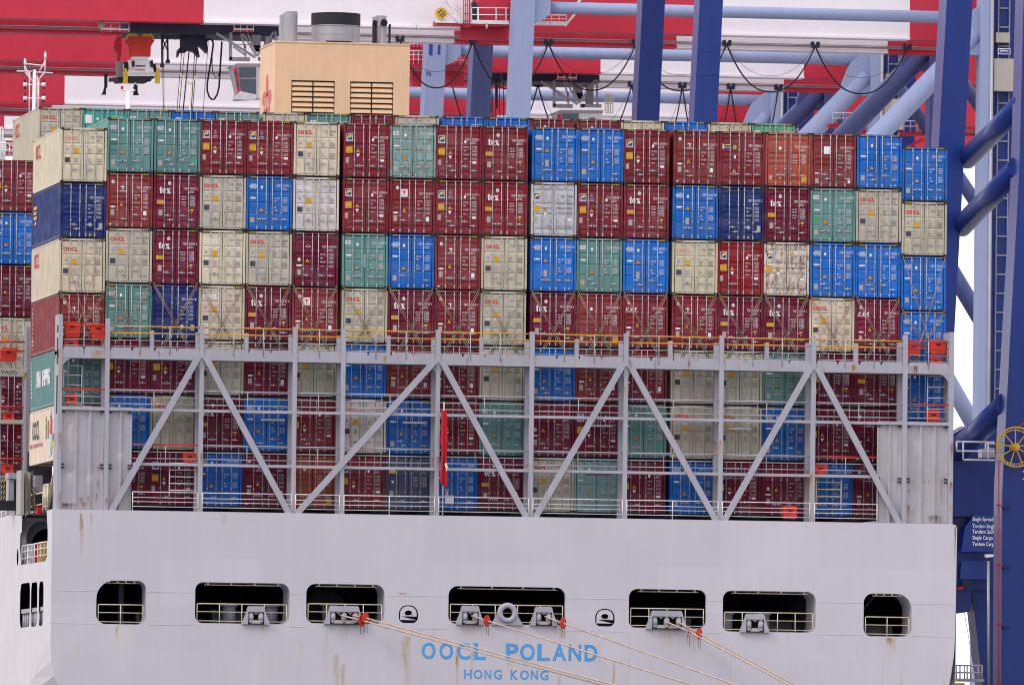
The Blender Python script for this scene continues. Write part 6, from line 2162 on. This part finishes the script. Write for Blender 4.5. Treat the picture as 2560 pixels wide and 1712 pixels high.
spp('guide_roller', [(1185, 940), (1250, 940), (1280, 1060), (1240, 1110), (1185, 1060)], ys + 0.1, ys + 0.5, 'soot')
spp('side_mesh', [(515, 880), (640, 860), (640, 1200), (530, 1225), (515, 1000)], ys + 0.9, ys + 1.4, 'cabgrey')
spp('end_beam', [(690, 1185), (1225, 1185), (1225, 1220), (1140, 1245), (1110, 1290), (690, 1285), (520, 1290), (520, 1230)], ys - 0.05, ys + 2.5, 'soot')
for x, s in ((640, 1), (1270, 1)):
    spp('flipper', [(x - 20, 1040), (x + 35, 1040), (x + 40, 1150), (x + 52, 1160), (x + 52, 1330), (x - 55, 1330), (x - 40, 1290), (x - 35, 1160), (x - 20, 1150)], ys - 0.3, ys - 0.12, 'gold')
spp('flipper', [(440, 1035), (500, 1035), (500, 1300), (470, 1330), (470, 1450), (380, 1448), (410, 1400), (440, 1300)], ys + 5.6, ys + 5.8, 'soot')
spp('flipper', [(1010, 1290), (1095, 1250), (1095, 1390), (1120, 1460), (1012, 1460), (1020, 1330)], ys + 5.6, ys + 5.8, 'soot')
MB(o).bar(ZZ(560, 1240) + Vector((0, 0.3, 0)), ZZ(560, 1240) + Vector((0, 5.6, 0.3)), 0.3, 0.3).build('side_beam', 'soot', SPR)
MB(o).bar(ZZ(1130, 1240) + Vector((0, 0.3, 0)), ZZ(1130, 1240) + Vector((0, 5.6, 0.3)), 0.3, 0.3).build('side_beam', 'soot', SPR)
p = Print(ys - 0.106, origin=o)
for t, x0, x1 in (('ST', 735, 790), ('49', 815, 875)):
    a, b = ZZ(x0, 1082), ZZ(x1, 1035)
    p.text(t, a.x, b.x, a.z, b.z, 0, 0.02)
a, b = ZZ(885, 1075), ZZ(1030, 1052)
p.rect(a.x, b.x, a.z, b.z, 0)
p.build('unit_number', 'pred', SPR)
p = Print(ys - 0.106, origin=o)
for i in range(12):
    a, b = ZZ(735 + i * 38, 1170), ZZ(750 + i * 38, 1110)
    p.poly([(a.x, a.z), (b.x, a.z), (b.x + 0.14, b.z), (a.x + 0.14, b.z)])
p.build('hatching', 'pplate', SPR)
MB(o).tube(ZZ(790, 420), ZZ(770, 300), 0.03, 5).tube(ZZ(1085, 420), ZZ(1105, 300), 0.03, 5).tube(ZZ(1180, 540), ZZ(1290, 350), 0.02, 5).build('hoist_rope', 'cable', SPR)

# ------------------------------------------------------------------ red platform at the nearest boom hinge
o = CR[0].location
yp = YC + 3.0
ZE = lambda x, y_, yy2=yp: at(1000 + x / 5.226, y_ / 5.226, yy2)


def pbox(name, x0, x1, y0, y1, dep, mat, dy=0.0):
    a, b = ZE(x0, y1, yp + dy), ZE(x1, y0, yp + dy)
    return MB(o).box(a.x, b.x, yp + dy, yp + dy + dep, a.z, b.z).build(name, mat, CR[0])


pbox('platform_deck', 470, 1425, 300, 326, 1.5, 'bred')
pbox('platform_edge', 470, 1425, 274, 300, 0.06, 'white', -0.08)
mb = MB(o)
for x in (935, 1020, 1255, 1385):
    mb.bar(ZE(x, 300, yp - 0.05), ZE(x, 105 if x > 600 else 170, yp - 0.05), 0.07 if x != 1020 else 0.12, 0.06)
for y_ in (105, 195):
    mb.tube(ZE(930, y_, yp - 0.05), ZE(1420, y_ + 3, yp - 0.05), 0.04, 6)
mb.build('platform_rail', 'white', CR[0])
MB(o).tube(ZE(470, 185, yp - 0.05), ZE(640, 188, yp - 0.05), 0.035, 6).bar(ZE(470, 300, yp - 0.05), ZE(470, 170, yp - 0.05), 0.07, 0.06).bar(ZE(540, 300, yp - 0.05), ZE(540, 170, yp - 0.05), 0.07, 0.06).build('platform_rail', 'white', CR[0])
pbox('hinge_house', 1020, 1400, -60, 285, 1.2, 'bred', 0.5)
pbox('hinge_house', 800, 1400, 325, 520, 0.6, 'bred', 1.2)
pbox('hinge_gap', 935, 1010, 35, 285, 0.3, 'trol', 0.4)
mb = MB(o)
for x in (832, 855, 880, 905, 915):
    mb.bar(ZE(x, 360, yp - 0.1), ZE(x, -20, yp - 0.1), 0.06, 0.06)
for y_ in (70, 180, 280, 350):
    mb.bar(ZE(828, y_, yp - 0.1), ZE(920, y_, yp - 0.1), 0.05, 0.05)
mb.build('cage_ladder', 'bred', CR[0])
mb = MB(o)
for dx in (0, 75):
    mb.bar(ZE(540 + dx, -10, yp - 0.3), ZE(790 + dx * 0.2, 310, yp - 0.3), 0.14, 0.08)
for i in range(12):
    t = i / 12
    a = ZE(540 + 250 * t, 320 * t - 5, yp - 0.3)
    mb.box(a.x, a.x + 0.35 * (1 - t * 0.5), yp - 0.35, yp + 0.3, a.z, a.z + 0.04)
mb.tube(ZE(590, -30, yp - 0.32), ZE(780, 190, yp - 0.32), 0.035, 5)
mb.tube(ZE(640, -30, yp - 0.32), ZE(800, 130, yp - 0.32), 0.035, 5)
mb.build('stair', 'white', CR[0])
c = ZE(540, 178, yp - 0.2)
MB(o).tube((c.x, yp - 0.2, c.z), (c.x, yp - 0.1, c.z), 0.42, 26).build('warning_disc', 'gold', CR[0])
p = Print(yp - 0.21, origin=o)
for k in (-0.17, 0.05, 0.22):
    d = math.sqrt(max(0.01, 0.36 ** 2 - k * k))
    n = Vector((0.70, -0.70))
    t = Vector((0.70, 0.70))
    c2 = Vector((c.x, c.z)) + n * k
    e = d * 0.72
    p.poly([tuple(c2 - t * e - n * 0.045), tuple(c2 - t * e + n * 0.045), tuple(c2 + t * e + n * 0.045), tuple(c2 + t * e - n * 0.045)])
p.build('warning_stripes', 'pdark', CR[0])
mb = MB(o)
mb.bar(ZE(205, -20, yp), ZE(225, 385, yp), 0.1, 0.06)
mb.bar(ZE(180, 265, yp), ZE(225, 385, yp), 0.07, 0.06)
mb.bar(ZE(278, 265, yp), ZE(232, 385, yp), 0.07, 0.06)
mb.build('boom_stay', 'white', CR[0])
c = ZE(1135, 350, yp - 0.1)
MB(o).tube(c + Vector((0, 0, -0.15)), c + Vector((0, 0, 0.15)), 0.09, 8).tube(c + Vector((0, 0, 0.15)), c + Vector((0, 0, 0.25)), 0.05, 8).build('floodlight', 'beige', CR[0])
# white landing beyond the leg, and the red landings of the farther cranes
a, b = at(1342, 62, yp), at(1418, 55, yp)
MB(o).box(a.x, b.x, yp, yp + 1, a.z, b.z).build('landing', 'white', CR[0])
MB(o).bar(at(1412, 66, yp), at(1450, 20, yp), 0.16, 0.1).bar(at(1440, 12, yp), at(1470, -20, yp), 0.16, 0.1).build('stair', 'white', CR[0])
rail(at(1342, 58, yp - 0.02), at(1416, 58, yp - 0.02), 5, 0.55, (0.5, 1.0), 0.03, 'white', parent=CR[0])
for k, (u0, u1, v) in enumerate(((1010, 1058, 158), (1105, 1165, 160))):
    yk = YD + 3.0
    a, b = at(u0, v + 12, yk), at(u1, v, yk)
    MB(CR[1].location).box(a.x, b.x, yk, yk + 1, a.z, b.z).build('platform_deck', 'bred', CR[1])
    rail(at(u0, v + 3, yk - 0.05), at(u1, v + 3, yk - 0.05), 5, 1.0, (0.35, 0.7, 1.0), 0.035, 'white', parent=CR[1])
for u0, u1, v0, v1 in ((1025, 1056, 98, 118), (1025, 1050, 130, 150), (1115, 1160, 178, 215), (1030, 1058, 180, 215)):
    a, b = at(u0, v1, YD + 4), at(u1, v0, YD + 4)
    MB(CR[1].location).box(a.x, b.x, YD + 4, YD + 4.6, a.z, b.z).build('hinge_house', 'bred', CR[1])
rail(at(1024, 118, YD + 3.4), at(1054, 119, YD + 3.4), 4, 0.62, (0.4, 1.0), 0.03, 'white', parent=CR[1])
# landings between the braces on the right
for u0, u1, v in ((2072, 2160, 312), (2250, 2310, 332)):
    yk = YC + 22
    a, b = at(u0, v + 6, yk), at(u1, v, yk)
    MB(o).box(a.x, b.x, yk, yk + 1, a.z, b.z).build('platform_deck', 'bred', CR[0])
    rail(at(u0 + 10, v - 2, yk - 0.05), at(u1, v - 2, yk - 0.05), 4, 0.8, (0.5, 1.0), 0.04, 'white', parent=CR[0])
    MB(o).bar(at(u1 - 42, v + 36, yk), at(u1, v + 16, yk), 0.2, 0.2).build('stair', 'bred', CR[0])
# lower braces of the farther cranes
for k, (u0, v0, u1, v1) in enumerate(((2345, 365, 2475, 560), (2345, 620, 2470, 830), (2345, 905, 2470, 1125))):
    MB(CR[1].location).tube(at(u0, v0, YD + 6), at(u1, v1, YD + 6), 0.62 if k else 0.5, 20).build('diagonal_brace', 'pale_shade' if k < 2 else 'pale', CR[1])

# ------------------------------------------------------------------ navy cranes
def navy_crane(label, y, ynear, near, far, wid, dep, mats, ztop):
    root = thing('quay_crane', (near[0][0], y, 4.5), label, 'crane', 'dark blue quay cranes')
    o = root.location
    leg_box(o, root, near, wid, dep, y, mats[0])
    leg_box(o, root, far, wid, dep, ynear, mats[1])
    for x in (near[0][0],):
        MB(o).box(x, x + wid, y + dep, ynear, 4.6, 7.5).build('sill_beam', mats[1], root)
        MB(o).box(near[-1][0], near[-1][0] + wid, y + dep, ynear, ztop - 2, ztop).build('top_beam', mats[1], root)
    return root


YBn = 112.0
bn0, bn1 = at(1749.5, 0, YBn), at(1734.6, 305, YBn)
YBf = 131.0
kb = (bn0.x - bn1.x) / (bn0.z - bn1.z)
bx_ = lambda z: bn1.x + kb * (z - bn1.z)
YBf = at(1606, 0, X=bx_(at(1606, 0, 131).z)).y
prof = [(bx_(4.5), 4.5), (bx_(80), 80)]
NB = navy_crane('dark blue crane legs rising behind the containers, right of the tan funnel', YBn, YBf, prof, prof, 1.50, 2.0, ('navy', 'navy_shade'), 80)

YA = 17.0
ap = [at(2559, 0, YA), at(2548, 430, YA), at(2526, 830, YA), at(2505.5, 1225, YA), at(2503, 1712, YA)]
apf = sorted([(p.x, p.z) for p in ap], key=lambda q: q[1])
apf = [(apf[0][0], 4.5)] + apf + [(apf[-1][0] + 0.5, 75)]
YAf = 36.0
f0, f1 = at(2367, 0, YAf), at(2346.6, 368, YAf)
kf = (f0.x - f1.x) / (f0.z - f1.z)
farp = [(f1.x + kf * (22 - f1.z), 22), (f1.x + kf * (75 - f1.z), 75)]
NA = navy_crane('dark blue crane with yellow cable reel beside the stern', YA, YAf, apf, [(farp[0][0], 4.5)] + farp, 1.50, 2.25, ('navy', 'navy'), 75)
o = NA.location


def apoly(name, pts, y, dep, mat, parent=None):
    q6 = [at(u, v, y) for u, v in pts]
    return MB(o).prism([(p.x, p.z) for p in q6][::-1], y, y + dep).build(name, mat, parent or NA)


# braces running along the quay between the two water-side legs
def brace_along(u0, v0, u1, v1, r, mat='navy'):
    MB(o).tube(at(u0, v0, YAf + 0.8), at(u1, v1, YA + 1.6), r, 26).build('diagonal_brace', mat, NA)


brace_along(2418, 397, 2562, 251, 0.58)
brace_along(2405, 565, 2546, 418, 0.61)
brace_along(2385, 1135, 2516, 1010, 0.66)
apoly('portal_beam', [(2370, 1093), (2420, 1063), (2450, 1063), (2500, 1063), (2500, 1290), (2370, 1290)], YAf - 1.0, 2.5, 'navy_shade')
apoly('portal_knee', [(2378, 1285), (2484, 1285), (2484, 1475), (2430, 1475), (2425, 1528), (2378, 1535)], YAf - 0.4, 2.0, 'navy_shade')
apoly('lower_leg', [(2430, 1475), (2486, 1475), (2486, 1725), (2458, 1725), (2446, 1620), (2436, 1530)], YAf - 0.2, 2.0, 'navy_shade')
apoly('board', [(2404, 1378), (2412, 1318), (2436, 1287), (2486, 1287), (2486, 1378)], YAf - 1.3, 0.1, 'navy')
apoly('knee_plate', [(2400, 1447), (2404, 1402), (2470, 1400), (2470, 1447)], YAf - 0.8, 0.1, 'navy')
p = Print(YAf - 1.32, origin=o)
for t, v, wpx in (('Single Spreader', 1301.5, 60), ('Tandem Single', 1319, 57), ('Tandem 2x20', 1332.5, 55), ('Single Cargo', 1348, 50), ('Tandem Cargo', 1363.5, 56)):
    a, b = at(2431, v, YAf - 1.32), at(2431 + wpx * 1.02, v, YAf - 1.32)
    g = 0.06 if ('g' in t or 'p' in t) else 0
    p.text(t, a.x, b.x, a.z - g, a.z + 0.22, 0, 0.01, 2)
p.build('load_lettering', 'pwhite', NA)
MB(o).tube(at(2470.5, 1715, YAf - 2.2), at(2470.5, 1402, YAf - 2.2), 0.075, 10).build('lamp_pole', 'steel', NA)
apoly('pole_lamp', [(2464, 1385), (2484, 1385), (2484, 1391), (2466, 1393)], YAf - 2.4, 0.4, 'white')
apoly('winch_block', [(2409, 1450), (2425, 1450), (2426, 1469), (2408, 1470)], YAf - 1.2, 0.6, 'soot')
apoly('beacon_lamp', [(2397, 1467), (2407, 1466), (2407, 1472), (2397, 1473)], YAf - 1.3, 0.3, 'flagred')
MB(o).tube(at(2405, 1495, YAf - 1.4), at(2434, 1665, YAf - 1.4), 0.015, 5).build('stay_wire', 'cable', NA)
# white gallery
mb = MB(o)
for a in ((2406, 1104, 2487, 1105), (2406, 1127, 2487, 1128), (2409, 1149, 2487, 1150), (2391.5, 1104, 2406, 1104), (2391.5, 1127, 2406, 1127), (2391.5, 1104, 2391.5, 1127), (2408, 1104, 2408, 1149), (2464, 1108, 2464, 1128), (2470.5, 1105, 2470.5, 1150), (2464, 1108, 2487, 1109)):
    mb.tube(at(a[0], a[1], YA + 4), at(a[2], a[3], YA + 4), 0.045, 6)
mb.build('gallery_rail', 'white', NA)
apoly('gallery_motor', [(2454, 1122), (2476, 1118), (2487, 1120), (2487, 1142), (2455, 1143)], YA + 6, 1.0, 'steel')
# low landing with grey rails
mb = MB(o)
for v in (1662, 1680):
    mb.tube(at(2389, v, YA + 8), at(2456, v + 0.5, YA + 8), 0.045, 6)
for u in (2391, 2400, 2411, 2418, 2427, 2445, 2455):
    mb.tube(at(u, 1700, YA + 8), at(u, 1662, YA + 8), 0.04, 6)
a, b = at(2388, 1702, YA + 8), at(2457, 1696, YA + 8)
mb.box(a.x, b.x, YA + 7.6, YA + 9, a.z, b.z)
mb.build('landing_rail', 'steel', NA)
apoly('step_box', [(2383, 1706), (2412, 1706), (2412, 1725), (2383, 1725)], YA + 7, 1.0, 'gold')
# cable reel
yr = YA - 0.9
c = at(2540, 1117, yr)
RE = thing('cable_reel', (c.x, yr, c.z), 'big yellow spoked cable reel on the dark blue crane leg', 'reel')
o2 = RE.location
R = at(2588.5, 1117, yr).x - c.x
MB(o2).ring((c.x, yr, c.z), R, 0.04, 40, 8).build('outer_rim', 'gold', RE)
MB(o2).ring((c.x, yr + 0.25, c.z), R * 0.86, 0.035, 40, 8).build('inner_rim', 'gold', RE)
for i in range(9):
    a = math.radians(40 * i + 12)
    d = Vector((math.cos(a), 0, math.sin(a)))
    MB(o2).bar((c.x, yr + 0.12, c.z), Vector((c.x, yr + 0.05, c.z)) + d * R, 0.055, 0.05).build('spoke', 'gold', RE)
mb = MB(o2)
for i in range(18):
    a = math.radians(20 * i + 4)
    d = Vector((math.cos(a), 0, math.sin(a)))
    mb.bar(Vector((c.x, yr, c.z)) + d * R, Vector((c.x, yr + 0.25, c.z)) + d * R * 0.86, 0.05, 0.04)
mb.build('rim_bracket', 'gold', RE)
MB(o2).tube((c.x, yr - 0.05, c.z), (c.x, yr + 0.9, c.z), 0.21, 20).tube((c.x, yr - 0.15, c.z), (c.x, yr - 0.05, c.z), 0.12, 14).build('hub', 'gold', RE)
MB(o).tube(at(2497, 1150, YA - 0.05), at(2497, 1720, YA - 0.05), 0.035, 6).tube(at(2540, 1070, YA - 0.2), at(2565, 1052, YA - 0.2), 0.03, 6).build('reel_cable', 'bred', NA)
for v in (1262, 1411, 1560, 1710):
    a = at(2497, v, YA - 0.1)
    MB(o).box(a.x - 0.12, a.x + 0.12, YA - 0.2, YA, a.z - 0.05, a.z + 0.05).build('cable_clip', 'flagred', NA)
    b = at(2512, v + 7, YA - 0.2)
    MB(o).prism([(b.x - 0.2, b.z + 0.06), (b.x, b.z - 0.06), (b.x + 0.35, b.z + 0.04), (b.x + 0.35, b.z + 0.07)], YA - 0.3, YA).build('clip_bracket', 'navy_shade', NA)
p = Print(YA - 0.006, origin=o)
c = at(2578, 1188, YA)
p.poly([(c.x + (0.56 if i % 2 == 0 else 0.25) * math.cos(math.radians(180 / 7 * i + 154.3)), c.z + (0.56 if i % 2 == 0 else 0.25) * math.sin(math.radians(180 / 7 * i + 154.3))) for i in range(14)])
p.build('star_emblem', 'pwhite', NA)
for v in (1222, 1332, 1484, 1625):
    a = at(2506, v, YA)
    MB(o).box(a.x, a.x + 1.5, YA - 0.012, YA, a.z - 0.015, a.z + 0.015).build('weld_seam', 'navy', NA)

for yb_, vv in ((YBn, 130), (YBn, 190), (YBf, 60), (YBf, 240)):
    z = at(1780 if yb_ == YBn else 1640, vv, yb_).z
    MB(NB.location).box(bx_(z), bx_(z) + 1.5, yb_ - 0.012, yb_, z - 0.02, z + 0.02).build('weld_seam', 'navy_shade', NB)

for u0, v0, u1, v1, k in ((2228, 190, 2335, 345, 0), (2075, 255, 2140, 345, 1), (2370, 150, 2470, 300, 0)):
    yy3 = YC + k * STEP + SP + 4
    MB(CR[k].location).tube(at(u0, v0, yy3), at(u1, v1, yy3), 0.45, 18).build('cross_brace', 'pale_shade', CR[k])
